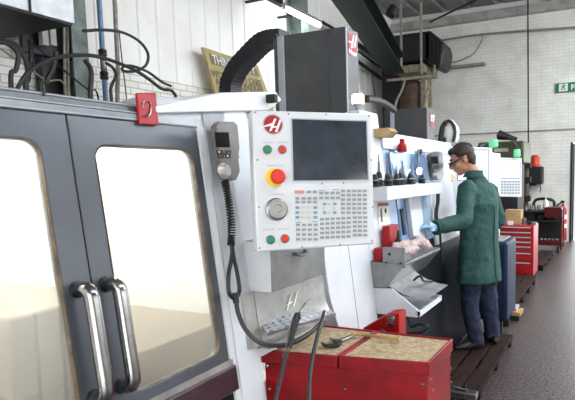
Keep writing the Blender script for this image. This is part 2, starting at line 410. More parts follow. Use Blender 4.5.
for xx, g in ((64, 0), (67.5, 1)):
    pipe('conduit', [(xx, 22), (xx+.6, 60), (xx+2, 104)], -4.75, .013, 'pgrey', 'one of two thin pale conduits left of the first steel column', 'conduit', 'thin pale conduits beside the column')
t = thing('air_pipe', at_x(106, 110, -4.6), 'blue vertical compressed air pipe with black couplings on the wall', 'pipe')
B().tube([at_x(98.5, -8, -4.6), at_x(106.5, 110, -4.6), V((-4.6, at_x(106.5, 110, -4.6).y, 0))], .025, 12, 1).build('pipe_run', 'pblue', t)
for y0, y1 in ((49, 57), (71, 80)):
    a_, b_ = at_x(98.5+8*(y0+8)/118, y0, -4.6), at_x(98.5+8*(y1+8)/118, y1, -4.6)
    dv = (b_-a_); B().lathe(a_, [(.026, 0), (.039, .01), (.041, .03), (.034, .04), (.034, dv.length-.04), (.041, dv.length-.03), (.039, dv.length-.01), (.026, dv.length)], dv, 12).build('coupling', 'black', t)
a_ = at_x(103, 57, -4.6); b_ = at_x(104, 71, -4.6)
B().tube([a_, b_], .03, 12, 1).build('valve', 'dsteel', t); B().obox(at_x(104, 60, -4.56), (.01, 0, 0), (0, .1, 0), (0, 0, .02)).build('valve_lever', 'yellow', t)
# THINK SAFETY board
TL, TR, BRc, BLc = [at_x(*q) for q in ((203.5, 47, -4.8), (260, 66, -4.8), (274, 104, -4.8), (219, 108, -4.8))]
TL.x = BLc.x-.0; uu = V((0, 1, 0)); hh = V((0, -.17, 1)).normalized()
sgn = thing('safety_sign', BLc, 'faded tan THINK SAFETY board leaning on the left wall behind the cable chain', 'sign')
n = V((1, 0, 0))
def S(px, py, off=0): p = at_x(px, py, -4.8); return V((p.x+off, p.y, p.z))
board = B().prism([S(203.5, 47), S(258, 65.5), S(275, 112), S(221, 112)], (-.05, 0, 0)).build('board', 'tan', sgn, bevel=.004)
B().prism([S(209, 53.5, .004), S(256.5, 69), S(259.5, 77), S(211.5, 64)], (.004, 0, 0)).build('title_band', 'letter', sgn)
du = (S(256.5, 70)-S(211, 57)).normalized(); dvv = (S(209, 53.5)-S(211.5, 64)).normalized()
text_obj('lettering', 'THINK SAFETY', .17, S(213, 63.5, .01), du, dvv, .002, 'signw', sgn, fit=(S(255, 76)-S(213, 63.5)).length)
for (x0, y0, x1, y1, tx) in ((212, 76.5, 262, 86.5, 'WORK WITH CARE'), (216, 84.5, 265, 93, 'AS AN INDIVIDUAL'), (218, 92, 267, 99, 'ALL THE TIME')):
    text_obj('lettering', tx, .13, S(x0, y0, .006), (S(x1, y1)-S(x0, y0)).normalized(), dvv, .002, 'letter', sgn, bold=.004, fit=(S(x1, y1)-S(x0, y0)).length)
# fluorescent fittings along the wall
def fitting(p0, p1, lit, lab):
    p0, p1 = V(p0), V(p1); t = thing('fluorescent_light', p0, lab, 'light fitting'); d = (p1-p0)
    B().obox(p0+V((-.04, 0, .03)), d, (.08, 0, 0), (0, 0, .05)).build('batten', 'beamg' if lit else 'dark', t, bevel=.004)
    B().obox(V((LWX, (p0.y+p1.y)/2, p0.z+.05)), (p0.x-LWX, 0, 0), (0, .04, 0), (0, 0, .03)).build('wall_bracket', 'dark', t)
    B().tube([p0+d*.02, p1-d*.02], .022 if not lit else .035, 12, 1).build('tube', 'tube' if lit else 'dsteel', t)
    for k in (0, .97): B().obox(p0+d*k+V((-.025, 0, -.02)), d*.03, (.05, 0, 0), (0, 0, .05)).build('end_cap', 'beamg', t)
fitting(at_x(284, 8, -4.5), at_x(320, 25.5, -4.5), True, 'lit fluorescent tube glowing above the dark machine column')
fitting(at_x(264, -3, -4.5), at_x(281, 6, -4.5), False, 'unlit dark fluorescent batten at the top edge left of the lit one')
pipe('wire', [(274, 5), (274, 28)], -4.6, .004, 'cable', 'thin wire dropping from the unlit fluorescent batten', 'wire')
for i, (a_, b_, m_) in enumerate((((322, 22), (346, 36), 'gdark'), ((356, 43), (396, 71), 'gdark'), ((356, 50), (392, 76), 'dark'), ((356, 60), (388, 84), 'gdark'))):
    pipe('wall_rail', [a_, b_], -4.85, (.03, .05, .02, .04)[i], m_, ('dark rail on the wall left of the machine column top', 'upper dark green rail on the wall below the roof beam', 'thin middle rail on the wall below the roof beam', 'lower dark rail on the wall below the roof beam')[i], 'rail', smooth=1)
pipe('wire', [(373, 70), (372, 80), (376, 100)], -4.7, .01, 'dark', 'dark hook shaped wire on the wall right of the machine column', 'wire')

# ================================================================== nearest machine (machine front leans back by .12 per metre)
K = .12
NL = V((1, 0, K)).normalized()
def FX(z): return -1.25-K*(z-.75)
def F(y, z, off=0): return V((FX(z), y, z))+NL*off
def at_f(px, py, off=0):
    p = at_pl(px, py, F(0, .75, off), NL); return p
def slab(b, y0, y1, z0, z1, off0, off1):      # slab lying on the leaning front
    return b.prism([F(y0, z0, off0), F(y1, z0, off0), F(y1, z1, off0), F(y0, z1, off0)], NL*(off1-off0))
mc = thing('machining_center', (-2.3, 1.0, 0), 'nearest milling machine at left with dark sliding doors, tube handles and bright windows', 'machine')
# --- hollow enclosure around the lit work chamber
b = B()
b.box((-3.4, -.3, .1), (-1.42, .48, 1.80)); 
b.box((-3.4, .48, .1), (-1.42, 1.56, .62)); b.box((-3.4, .48, .62), (-2.5, 1.56, 1.80)); b.box((-2.5, .48, 1.76), (-1.46, 1.56, 1.80))
b.prism([(-1.42, 1.56, .1), (FX(.1)+.0, 1.56, .1), (FX(1.79), 1.56, 1.79), (-3.4, 1.56, 1.79), (-3.4, 1.56, .1)], (0, .001, 0)) if 0 else None
b.prism([F(1.56, .1), F(1.56, 1.79), F(1.56, 1.79, -.03), F(1.56, .1, -.03)], (0, .18, 0)); b.prism([F(1.74, .86), F(1.74, 1.79), F(1.74, 1.79, -.03), F(1.74, .86, -.03)], (0, .56, 0))
b.box((-3.4, 1.56, .1), (-1.42, 2.30, .62)); b.box((-3.4, 1.56, .62), (-2.5, 2.30, 1.80)); b.box((-2.5, 1.56, 1.76), (-1.42, 2.30, 1.80)); b.box((-2.5, 2.13, .62), (-1.42, 2.30, 1.76))
b.prism([(-1.42, -.3, .1), (FX(.1), -.3, .1), (FX(1.79), -.3, 1.79), (-1.42, -.3, 1.79)], (0, .76, 0))
b.build('enclosure', 'white', mc)
b = B(); b.box((-2.5, .482, .62), (-2.48, 2.13, 1.76)); b.box((-2.48, .482, .62), (-1.40, .50, 1.76)); b.box((-2.48, 2.11, .62), (-1.43, 2.13, 1.76)); b.box((-2.48, .5, .62), (-1.43, 2.11, .64)); b.box((-2.48, .5, 1.74), (-1.44, 2.11, 1.758))
b.build('chamber_lining', 'cream', mc)
tb = B().box((-2.25, .75, .66), (-1.60, 2.0, .93)).build('work_table', 'tabl', mc, bevel=.006)
bk = B().box((-2.1, .955, .93), (-1.58, 1.33, 1.185)).build('machine_vise', 'tabl', mc, bevel=.01)
for yy in (1.03, 1.115, 1.20): B().box((-1.582, yy, .80), (-1.576, yy+.010, 1.18)).build('jaw_joint', 'dark', bk)
for yy in (.56, 1.02): B().tube([(-1.56, yy, 1.725), (-1.56, yy+.40, 1.725)], .014, 10, 1).build('chamber_lamp', 'lampin', mc)
B().tube([(-2.44, .7, 1.70), (-2.44, 2.05, 1.70)], .014, 10, 1).build('chamber_lamp', 'lampin', mc)
B().tube([(-1.56, 1.62, 1.725), (-1.56, 2.05, 1.725)], .014, 10, 1).build('chamber_lamp', 'lampin', mc)
# --- skirt, sill, header
b = B(); slab(b, -.3, 1.575, .1, .79, -.04, -.01); b.build('lower_skirt', 'base', mc, bevel=.004)
b = B(); slab(b, -.3, 1.575, .79, .885, -.04, .012); sl = b.build('sill', 'sill', mc, bevel=.006)
b = B(); slab(b, -.3, 1.575, .875, .91, -.05, .0); b.build('sill_ledge', 'sheet', sl, bevel=.003)
hy = 1.345
b = B(); b.prism([F(0, 1.763, -.03)+V((0, -.3, 0)), F(0, 1.763, .004)+V((0, -.3, 0)), F(0, 1.785, .008)+V((0, -.3, 0)), F(0, 1.79, -.006)+V((0, -.3, 0)), F(0, 1.812, -.014)+V((0, -.3, 0)), F(0, 1.828, -.04)+V((0, -.3, 0)), F(0, 1.84, -.22)+V((0, -.3, 0)), F(0, 1.78, -.22)+V((0, -.3, 0))], (0, hy+.3, 0))
hd = b.build('header_rail', 'trim', mc, bevel=.002)
for zz, off in ((1.767, .004), (1.789, .002), (1.816, -.018)):
    b = B(); b.obox(F(-.3, zz, off), (0, hy+.3, 0), (.003, 0, 0), (0, 0, .0025)); b.build('rail_highlight', 'lgrey', hd)  # thin pale strips painting highlight lines along the rail
b = B(); b.obox(F(.985, 1.81, -.014), (0, .006, 0), (.004, 0, 0), (0, 0, .03)); b.build('stud', 'black', hd)
b = B(); slab(b, 1.345, 1.60, 1.763, 1.86, -.25, .0); b.build('corner_panel', 'lgrey', mc, bevel=.006)
# --- doors
def door(y0, y1, wy0, wy1, z0, z1, wz0, wz1, right):
    m = 40; inner = rrect(wy0, wy1, wz0, wz1, .042, 6); n = len(inner)
    cy, cz = (wy0+wy1)/2, (wz0+wz1)/2; outer = []
    for (y, z) in inner:      # project on the door rectangle
        dy, dz = y-cy, z-cz
        ty = ((y1 if dy > 0 else y0)-cy)/dy if abs(dy) > 1e-6 else 1e9; tz = ((z1 if dz > 0 else z0)-cz)/dz if abs(dz) > 1e-6 else 1e9
        outer.append(None)
    k = 6
    def seg(i):   # corner index of point
        return i//7
    corners = [(y1, z1), (y0, z1), (y0, z0), (y1, z0)]
    outer = []
    for i, (y, z) in enumerate(inner):
        c_ = corners[i//7]; j = i % 7
        if j == 3: outer.append(c_)
        else:
            horiz_first = (i//7) % 2 == 0      # start of arc lies on the vertical side for corners 0,2
            if j < 3:
                outer.append((c_[0], z) if horiz_first else (y, c_[1]))
            else:
                outer.append((y, c_[1]) if horiz_first else (c_[0], z))
    b = B(); b.ring([F(y, z, -.03) for y, z in outer], [F(y, z, -.03) for y, z in inner], NL*.03)
    dr = b.build('door', 'door', mc, bevel=.003)
    in2 = rrect(wy0+.0022, wy1-.0022, wz0+.0022, wz1-.0022, .040, 6)
    b = B(); b.ring([F(y, z, -.014) for y, z in inner], [F(y, z, -.014) for y, z in in2], NL*.0155); b.build('window_seal', 'seal', dr)
    b = B(); b.prism([F(y, z, -.018) for y, z in rrect(wy0-.004, wy1+.004, wz0-.004, wz1+.004, .03, 6)], NL*.006); b.build('window_pane', 'pane', dr)
    hy_ = (wy0-.055) if right else (wy1+.032)
    return dr
d1 = door(.50, 1.033, .56, .945, .905, 1.763, .905+.04, 1.69, False)
d2 = door(1.037, 1.553, 1.108, 1.515, .905, 1.763, .945, 1.682, True)
def handle(dr, ytop, z0, z1):
    pr = .054; pts = [F(ytop, z1, -.002), F(ytop, z1, pr*.6), F(ytop, z1-.012, pr*.9), F(ytop, z1-.035, pr), F(ytop, (z0+z1)/2, pr), F(ytop, z0+.035, pr), F(ytop, z0+.012, pr*.9), F(ytop, z0, pr*.6), F(ytop, z0, -.002)]
    B().tube(pts, .0205, 16, 5).build('handle', 'steel', dr)
    for z in (z0, z1): B().lathe(F(ytop, z, .0), [(.024, 0), (.024, .003), (.021, .004)], NL, 16).build('handle_washer', 'black', dr)
handle(d1, .987, .985, 1.285); handle(d2, 1.078, .985, 1.282)
b = B(); slab(b, 1.553, 1.585, .91, 1.763, -.03, -.004); b.build('door_jamb', 'white2', mc, bevel=.003)
# --- front panel right of the doors, its step and screws
b = B(); slab(b, 1.592, 1.72, .1, 1.85, 0, .006); slab(b, 1.592, 1.86, 1.12, 1.85, 0, .006); b.build('front_panel', 'white2', mc, bevel=.004)
# roof cover box above
P0 = [at_x(*q, -1.36) for q in ((156, 106), (222, 92.5), (276, 91.5), (282, 100), (268, 110.5), (156, 113.2))]
B().prism(P0, (-1.3, 0, 0)).build('roof_cover', 'white', mc, bevel=.004)
q = at_x(272, 97, -1.32); B().box((q.x-.05, q.y+.012, q.z-.02), (q.x+.004, q.y+.04, q.z+.015)).build('cover_bracket', 'blackp', mc, bevel=.003)
# --- electrics box under the pendant
eb = B().box((-1.40, 1.729, 1.13), (-1.19, 2.165, 1.33)).build('side_box', 'boxg', mc, bevel=.004)
B().box((-1.38, 1.725, 1.132), (-1.192, 1.729, 1.328)).build('box_side_sheet', 'white', eb)
ap = at_x(300, 252, -1.185)
B().tube([(-1.19, ap.y-.045, ap.z), (-1.17, ap.y-.03, ap.z-.008), (-1.165, ap.y, ap.z-.01), (-1.17, ap.y+.03, ap.z-.008), (-1.19, ap.y+.045, ap.z)], .007, 8, 3).build('box_latch', 'dsteel', eb)
# --- stainless apron curving out to the tray
rings = []
for y, k in ((1.66, 0), (1.74, .3), (1.90, .5), (2.34, .5)):
    pass
b = B(); prof = [(FX(1.13)+.02, 1.13), (FX(1.0)+.02, 1.0), (FX(.96)+.025, .96), (FX(.93)+.035, .93), (FX(.915)+.06, .915)]
b.prism([(x, 1.73, z) for x, z in prof]+[(FX(.9)+.06, 1.73, .90), (FX(.9), 1.73, .90), (FX(1.13)-.01, 1.73, 1.13)], (0, .55, 0))
apn = b.build('splash_apron', 'sheet', mc)
b = B()      # smooth flare on the left of the apron
rr = []
for i in range(9):
    t_ = i/8; y = 1.655+.075*t_; rr.append([V((x+(.0 if i else -.01)+.0, y, z))*1 for x, z in [(FX(z_)+.014+(x_-FX(z_)-.014)*(t_**1.6)*.3, z_) for x_, z_ in prof]])
bm_ = b.bm; R = [[bm_.verts.new(p) for p in r] for r in rr]
for A_, C_ in zip(R, R[1:]):
    for i in range(len(A_)-1): f_ = bm_.faces.new([A_[i], A_[i+1], C_[i+1], C_[i]]); f_.smooth = True
b.build('apron_flare', 'sheet', mc)
a_ = at_x(298, 303, FX(1.05)+.024)
b = B()      # white slanted-stroke emblem
def stroke(px0, py0, px1, py1, w):
    p0, p1 = at_f(px0, py0, .024), at_f(px1, py1, .024); sd = V((0, w, 0)); b.prism([p0-sd, p0+sd, p1+sd, p1-sd], NL*.001)
stroke(287, 310, 291.5, 293, .005); stroke(293.5, 306.5, 297.5, 291, .005)
p0, p1 = at_f(283.5, 307, .0245), at_f(292, 302, .0245); b.prism([p0, p1-V((0, 0, .004)), p1+V((0, 0, .005))], NL*.001)
b.build('emblem', 'signw', apn)
b = B(); b.prism([at_f(312, 290, -.01), at_f(318, 270, -.01), at_f(338, 336, -.01), at_f(318, 345, -.01)], NL*.02); b.build('side_gusset', 'trim', mc)
# lattice parts tray
b = B(); O = at_d(268, 334, 2.10); U1 = at_d(336, 314, 2.36)-O; O2 = at_d(259, 322, 2.2); U2 = at_d(313, 308, 2.44)-O2; W1 = O2-O
nn = U1.cross(W1).normalized()
nu, nv = 9, 4
for i in range(nu):
    for j in range(nv):
        def Q(a, c): s_, r_ = (i+a)/nu, (j+c)/nv; return (O+U1*s_).lerp(O2+U2*s_, r_)
        outer = [Q(0, 0), Q(.5, 0), Q(1, 0), Q(1, .5), Q(1, 1), Q(.5, 1), Q(0, 1), Q(0, .5)]
        inner = [Q(.3, .3), Q(.5, .14), Q(.7, .3), Q(.84, .5), Q(.7, .7), Q(.5, .86), Q(.3, .7), Q(.16, .5)]
        b.ring(outer, inner, nn*.002)
trb = b.build('lattice_tray', 'lgrey', mc)
B().obox(O-nn*.008, U1, W1*.03, nn*.012).build('tray_lip', 'sheet', trb)
# --- operator pendant
A = dict(TL=at_d(251.5, 110, 1.92), BL=at_d(257, 252, 1.92), TR=at_d(371.5, 113.5, 2.09))
PO = A['BL']; PU = (A['TR']-A['TL']); PV = (A['TL']-A['BL']); PN = PU.cross(PV).normalized()
if PN.dot(CAM-PO) < 0: PN = -PN
un, vn = PU.normalized(), (PV-PU.normalized()*PV.dot(PU.normalized())).normalized()
def PP(px, py, off=0): return at_pl(px, py, PO+PN*off, PN)
b = B(); c4 = [PP(251.5, 110), PP(371.5, 113.5), PP(375, 244), PP(257, 252)]; b.prism(c4, -PN*.075)
pen = b.build('control_panel', 'white', mc, bevel=.006)
b = B(); b.prism([p-PN*.076+(sum(c4, V())/4-p)*.05 for p in c4], -PN*.025); b.build('panel_housing', 'boxg', pen, bevel=.006)
b = B(); b.tube([sum(c4, V())/4-PN*.1, sum(c4, V())/4-PN*.1+V((-.1, .05, .0)), V((-1.5, 2.2, 1.60))], .03, 12, 3); b.build('pendant_arm', 'lgrey', pen)
b = B(); b.prism([PP(*q, .001) for q in ((291.5, 119), (366.2, 121.3), (368, 180), (293, 181))], PN*.0015); b.build('screen', 'screen', pen)
b = B(); b.ring([PP(*q, 0) for q in ((290.7, 118.2), (367, 120.5), (368.8, 180.8), (292.2, 181.8))], [PP(*q, 0) for q in ((291.8, 119.3), (365.9, 121.6), (367.7, 179.7), (293.3, 180.7))], PN*.004); b.build('screen_bezel', 'lgrey', pen)
def disc(px, py, r, h, m, nm, prof=None):
    c_ = PP(px, py); b = B(); b.lathe(c_, prof or [(r, 0), (r, h*.7), (r*.85, h)], PN, 24); return b.build(nm, m, pen)
def ppm(px, py): return (PP(px+1, py)-PP(px, py)).length
s = ppm(275, 150)
disc(273, 124.5, 10.3*s, .0015, 'lgrey', 'emblem_rim'); disc(273, 124.5, 9.1*s, .0025, 'hred', 'emblem_disc')
b = B()
def pst(p0, p1, w0, w1=None):
    a_, c_ = PP(*p0, .003), PP(*p1, .003); w1 = w1 or w0
    b.prism([a_-un*w0, a_+un*w0, c_+un*w1, c_-un*w1], PN*.0015)
pst((270.3, 131), (275.3, 118.6), .0042); pst((276, 132), (280.6, 119.6), .0042)
a_, c_ = PP(261.5, 127.2, .0031), PP(272, 124.2, .0031); b.prism([a_-vn*.0012, c_-vn*.005, c_+vn*.0045, a_+vn*.0012], PN*.0015)
a_, c_ = PP(272, 127.2, .0031), PP(279, 126.6, .0031); b.prism([a_-vn*.0025, c_-vn*.0025, c_+vn*.0025, a_+vn*.0025], PN*.0012)
b.build('emblem_strokes', 'signw', pen)
for (x, y, m_) in ((267.2, 149.7, 'green'), (282, 149.7, 'redb'), (270.3, 239.7, 'green'), (284.6, 238.6, 'redb')):
    c_ = PP(x, y); b = B().lathe(c_, [(4.4*s, 0), (4.4*s, .006), (3.6*s, .007), (3.4*s, .007)], PN, 20); rim = b.build('button_rim', 'dsteel', pen)
    disc(x, y, 3.6*s, .011, m_, 'push_button')
disc(274.6, 177.6, 9.2*s, .006, 'yellow', 'stop_button_base'); disc(276.6, 177.2, 7*s, .03, 'redb', 'stop_button', [(5*s, 0), (5*s, .012), (7.3*s, .016), (7.3*s, .027), (5.8*s, .032)])
disc(276.3, 209.3, 11.4*s, .006, 'dsteel', 'dial_ring'); disc(276.6, 208.9, 10.3*s, .028, 'plate', 'jog_dial', [(10.4*s, 0), (10.4*s, .006), (9.6*s, .008), (9.4*s, .022), (8.8*s, .025), (4*s, .025), (3.4*s, .023)])
for x, y in ((255, 112.5), (288.5, 114), (326, 114.5), (369, 116), (257.5, 160), (371.3, 160), (259, 207), (372.5, 207), (259.5, 248), (322, 183.5), (343.5, 183), (302, 247), (340, 244.5), (372, 240.5)):
    B().lathe(PP(x, y), [(.9*s, 0), (.9*s, .002)], PN, 8).build('screw', 'dsteel', pen)
for (x, y, w, tx) in ((262, 143.2, 11, 'POWER ON'), (276.5, 143, 12, 'POWER OFF'), (267, 166.3, 17, 'EMERGENCY STOP'), (270.5, 195.3, 14, 'HANDLE'), (263, 230.6, 12, 'CYCLE START'), (277.5, 229.8, 12, 'FEED HOLD')):
    text_obj('panel_lettering', tx, .007, PP(x, y, .0008), un, vn, .0003, 'keyb' if 0 else 'key', pen, fit=w*s)
def kpx(u, v): return (255+u/4.79, 180+v/4.79)
keys = []
def kk(u, v, m_='key', w=17, h=12): keys.append((u, v, m_, w, h))
kk(212, 57, 'orange', 42, 14); kk(258, 57, 'blue'); kk(286, 57, 'blue')
for j, v in enumerate((88, 106)):
    for i, u_ in enumerate((203, 232, 260, 288)): kk(u_, v)
for v in (132, 156, 179):
    kk(203, v, 'blue'); kk(289, v, 'blue')
    for u_ in (232, 260): kk(u_, v, 'keyb')
for v in (215, 238, 261, 284):
    for u_ in (206, 234, 262, 290): kk(u_, v)
for v in (62, 86):
    for u_ in (317, 344, 371, 397): kk(u_, v)
for v in (115, 156):
    for u_ in (333, 357, 382): kk(u_, v, 'blue' if u_ != 357 else 'keyb', 14)
kk(333, 136, 'keyb', 12, 9); kk(382, 136, 'keyb', 12, 9)
for v in (188, 210, 232, 254, 276):
    for i in range(6): kk(321+i*25.5, v-1.2*i)
for v in (52, 73, 94, 115, 136, 157):
    for u_ in (421, 449, 475, 500, 526): kk(u_, v)
for v in (180, 201, 222, 243, 264):
    for u_ in (478, 502, 528): kk(u_, v)
kmesh = {}
def keyat(b, u_, v, w, h):
    x, y = kpx(u_, v); hw, hh_ = w/4.79/2, h/4.79/2
    b.prism([PP(x-hw, y+hh_, .0008), PP(x+hw, y+hh_, .0008), PP(x+hw, y-hh_, .0008), PP(x-hw, y-hh_, .0008)], PN*.004)
for (u_, v, m_, w, h) in keys[:100]:
    b = B(); keyat(b, u_, v, w, h); b.build('key', m_, pen)
b = B()
for (u_, v, m_, w, h) in keys[100:]: keyat(b, u_, v, w, h)
o = b.build('key', 'key', pen); o['kind'] = 'stuff'
b = B()
for (u0, v0, u1, v1) in ((305, 49, 335, 51), (372, 45, 402, 47), (195, 202, 224, 204), (272, 198, 300, 200)):
    b.prism([PP(*kpx(u0, v1), .0008), PP(*kpx(u1, v1), .0008), PP(*kpx(u1, v0), .0008), PP(*kpx(u0, v0), .0008)], PN*.0008)
b.build('group_bars', 'blackp', pen)


# ------------------------------------------------------------------ jog handset with coiled cord
def handset(pts, scale_px, off, lab, small=False, cord=None):
    """pts: pixel box x0,y0,x1,y1 on the leaning front"""
    x0, y0, x1, y1 = pts; W = x1-x0; Hh = y1-y0
    c0 = at_f((x0+x1)/2, (y0+y1)/2, off)
    t = thing('jog_handset', c0, lab, 'handset')
    def q(a, c, o=0): return at_f(x0+W*a+(.09*Hh*(c-.5)), y0+Hh*c, off+o)
    out = [(.16, 0), (.84, 0), (1, .06), (1, .45), (.9, .62), (.92, .85), (.72, 1), (.28, 1), (.08, .85), (.06, .6), (0, .45), (0, .06)]
    body = B().prism([q(*p) for p in out], NL*.03).build('casing', 'grip' if not small else 'trim', t, bevel=.004)
    B().prism([q(a, c, -.012) for a, c in ((.2, .08), (1.12, .12), (1.12, .62), (.2, .7))], NL*.012).build('holder', 'door', t, bevel=.003)
    B().prism([q(a, c, .0305) for a, c in ((.18, .16), (.82, .16), (.82, .42), (.18, .42))], NL*.002).build('display', 'glassb', t)
    B().prism([q(a, c, .0302) for a, c in ((.16, .47), (.86, .47), (.80, .61), (.22, .61))], NL*.0015).build('button_pad', 'dark', t)
    for (a, c, m_) in ((.3, .5, 'paper'), (.52, .5, 'redb'), (.74, .52, 'redb'), (.32, .57, 'dsteel'), (.52, .58, 'dsteel'), (.68, .57, 'paper')):
        B().lathe(q(a, c, .032), [(.0035, 0), (.0035, .002)], NL, 10).build('button', m_, t)
    r = .0195 if not small else .022
    B().lathe(q(.42, .83, .03), [(r*1.5, 0), (r*1.5, .004), (r*1.2, .006), (r*1.15, .018), (r, .021), (r*.45, .021)], NL, 24).build('wheel', 'brights', t)
    B().lathe(q(.26, .79, .05), [(r*.45, 0), (r*.4, .016)], NL, 12).build('wheel_knob', 'keyb', t)
    return t, q
hs, hq = handset((212.5, 123, 234, 181), 1, .03, 'taupe jog handset with black display hanging beside the large control panel')
# coiled cord
def coil(pts, R, turns, r, m, parent, n=10):
    P = spline([V(p) for p in pts], 12); out = []; L = len(P)
    for i in range(turns*n):
        f = i/(turns*n-1)*(L-1); k = min(int(f), L-2); p = P[k].lerp(P[k+1], f-k); t = (P[k+1]-P[k]).normalized()
        a = t.orthogonal().normalized() if i < 0 else (V((1, 0, 0))-t*t.x).normalized(); c = t.cross(a); an = 2*PI*i/n
        out.append(p+a*math.cos(an)*R+c*math.sin(an)*R)
    return B().tube(out, r, 5, 1).build('coiled_cord', m, parent)
o_ = .05
coil([at_f(225, 181, o_), at_f(228.5, 200, o_), at_f(231.5, 225, o_), at_f(231, 245, o_)], .0125, 27, .0030, 'black', hs)
B().tube([at_f(231, 240, o_), at_f(232, 255, o_), at_f(228.5, 275, o_), at_f(229, 292, o_), at_f(234, 299, o_)], .0075, 8, 5).build('cord', 'black', hs)
B().tube([at_f(231, 236, o_), at_f(233.5, 256, o_), at_f(237, 272, o_), at_f(239.5, 290, o_), at_f(236, 299, o_)], .0075, 8, 5).build('cord', 'black', hs)
B().tube([at_f(236, 297, o_), at_f(238, 312, .06), at_d(246, 330, 1.98), at_d(262, 343.5, 1.98), at_d(284, 345, 2.0), at_d(305, 337, 2.06), at_d(322, 322, 2.15)], .0085, 8, 6).build('cord', 'black', hs)
B().tube([at_f(235, 293, o_), at_f(236.2, 303, o_)], .012, 10, 1).build('cord_clip', 'black', hs)

# red hook bracket on the header
p0 = at_f(137, 93, .02); t = thing('hook_bracket', at_f(147, 125, .02), 'red metal bracket with a J shaped hook standing on the nearest machine header', 'bracket')
bk = B().prism([at_f(134.5, 93.5, .005), at_f(154, 92.8, .005), at_f(157, 126, .005), at_f(137.5, 124.5, .005)], NL*.010).build('plate', 'red2', t, bevel=.003)
B().tube([at_f(143.5, 108, .017), at_f(143.5, 102, .017), at_f(150, 102, .017), at_f(150.5, 108, .017), at_f(150.5, 113, .02), at_f(148, 116.5, .02), at_f(145, 115, .02)], .0025, 8, 4).build('hook', 'steel', t)

# ------------------------------------------------------------------ red parts cart with chipboard lids
FL, FR, BR_, BL_ = V((-1.325, 1.822, 0)), V((-.621, 1.937, 0)), V((-.616, 2.268, 0)), V((-1.32, 2.262, 0))
ct = thing('tool_cart', (-.96, 2.07, 0), 'red steel tool cart with two chipboard topped lids in the foreground', 'cart')
def cp(a, c, z): # a along width, c depth
    p = FL.lerp(FR, a).lerp(BL_.lerp(BR_, a), c); return V((p.x, p.y, z))
def cbox(a0, a1, c0, c1, z0, z1): return [cp(a0, c0, z0), cp(a1, c0, z0), cp(a1, c1, z0), cp(a0, c1, z0), cp(a0, c0, z1), cp(a1, c0, z1), cp(a1, c1, z1), cp(a0, c1, z1)]
B()._hex(cbox(.015, .985, .03, .985, .18, .80)).build('body', 'red', ct, bevel=.004)
B()._hex(cbox(.02, .98, .0, .03, .50, .535)).build('front_rail', 'red', ct, bevel=.003)
for a0, a1 in ((0, .477), (.485, 1)):
    b = B(); w_ = .012/.69
    o4 = [cp(a0, 0, .80), cp(a1, 0, .80), cp(a1, 1, .80), cp(a0, 1, .80)]; i4 = [cp(a0+w_, .035, .80), cp(a1-w_, .035, .80), cp(a1-w_, .965, .80), cp(a0+w_, .965, .80)]
    b.ring(o4, i4, (0, 0, .055)); ld = b.build('lid', 'red', ct, bevel=.004)
    B()._hex(cbox(a0+w_, a1-w_, .035, .965, .80, .848)).build('chipboard_top', 'wood', ld)
for a in (.02, .93): B()._hex(cbox(a, a+.05, 0.02, .1, .0, .5)).build('leg', 'red', ct)
for a in (.02, .93): B()._hex(cbox(a, a+.05, .9, .98, .0, .5)).build('leg', 'red', ct)
q = at_x(432, 378, -.612)
for (x, y) in ((431, 379), (433, 390), (449.5, 355), (450.5, 368), (451, 382)):
    p = at_x(x, y, -.619); B().lathe(p, [(.006, 0), (.005, .004)], (1, 0, 0), 10).build('rivet', 'dsteel', ct)
for (x, y) in ((268, 366), (270, 389), (345, 389), (423, 384)):
    p = at_pl(x, y, cp(0, .025, .5), (FR-FL).cross(V((0, 0, 1))).normalized()); B().lathe(p, [(.007, -.004), (.007, .004), (.003, .007)], -(V((0, 0, 1)).cross(FR-FL)).normalized(), 10).build('bolt', 'steel', ct)
# pliers
t = thing('pliers', at_z(336, 342, .852), 'steel locking pliers lying on the left lid of the red cart', 'pliers')
zz = .86
B().tube([at_z(322, 343, zz), at_z(327, 346, zz), at_z(338, 345, zz), at_z(341, 341.5, zz)], (.006, .009, .009, .007), 8, 4).build('handle', 'black', t)
B().tube([at_z(330, 339, zz), at_z(338, 341, zz), at_z(347, 338, zz), at_z(353, 335.5, zz)], (.006, .012, .009, .008), 8, 4).build('jaw', 'steel', t)
B().lathe(at_z(339, 341, .862), [(.009, 0), (.009, .012)], (0, 0, 1), 12).build('pivot', 'dsteel', t)
b = B(); b.tube([at_z(351, 334.5, .862), at_z(366, 335, .862), at_z(384, 337.5, .864), at_z(396, 339, .864), at_z(400, 339.5, .864)], (.006, .008, .008, .009, .012), 8, 4)
tag(b.build('brush', 'timber'), 'pale wooden handled brush lying along the back of the red cart', 'brush')
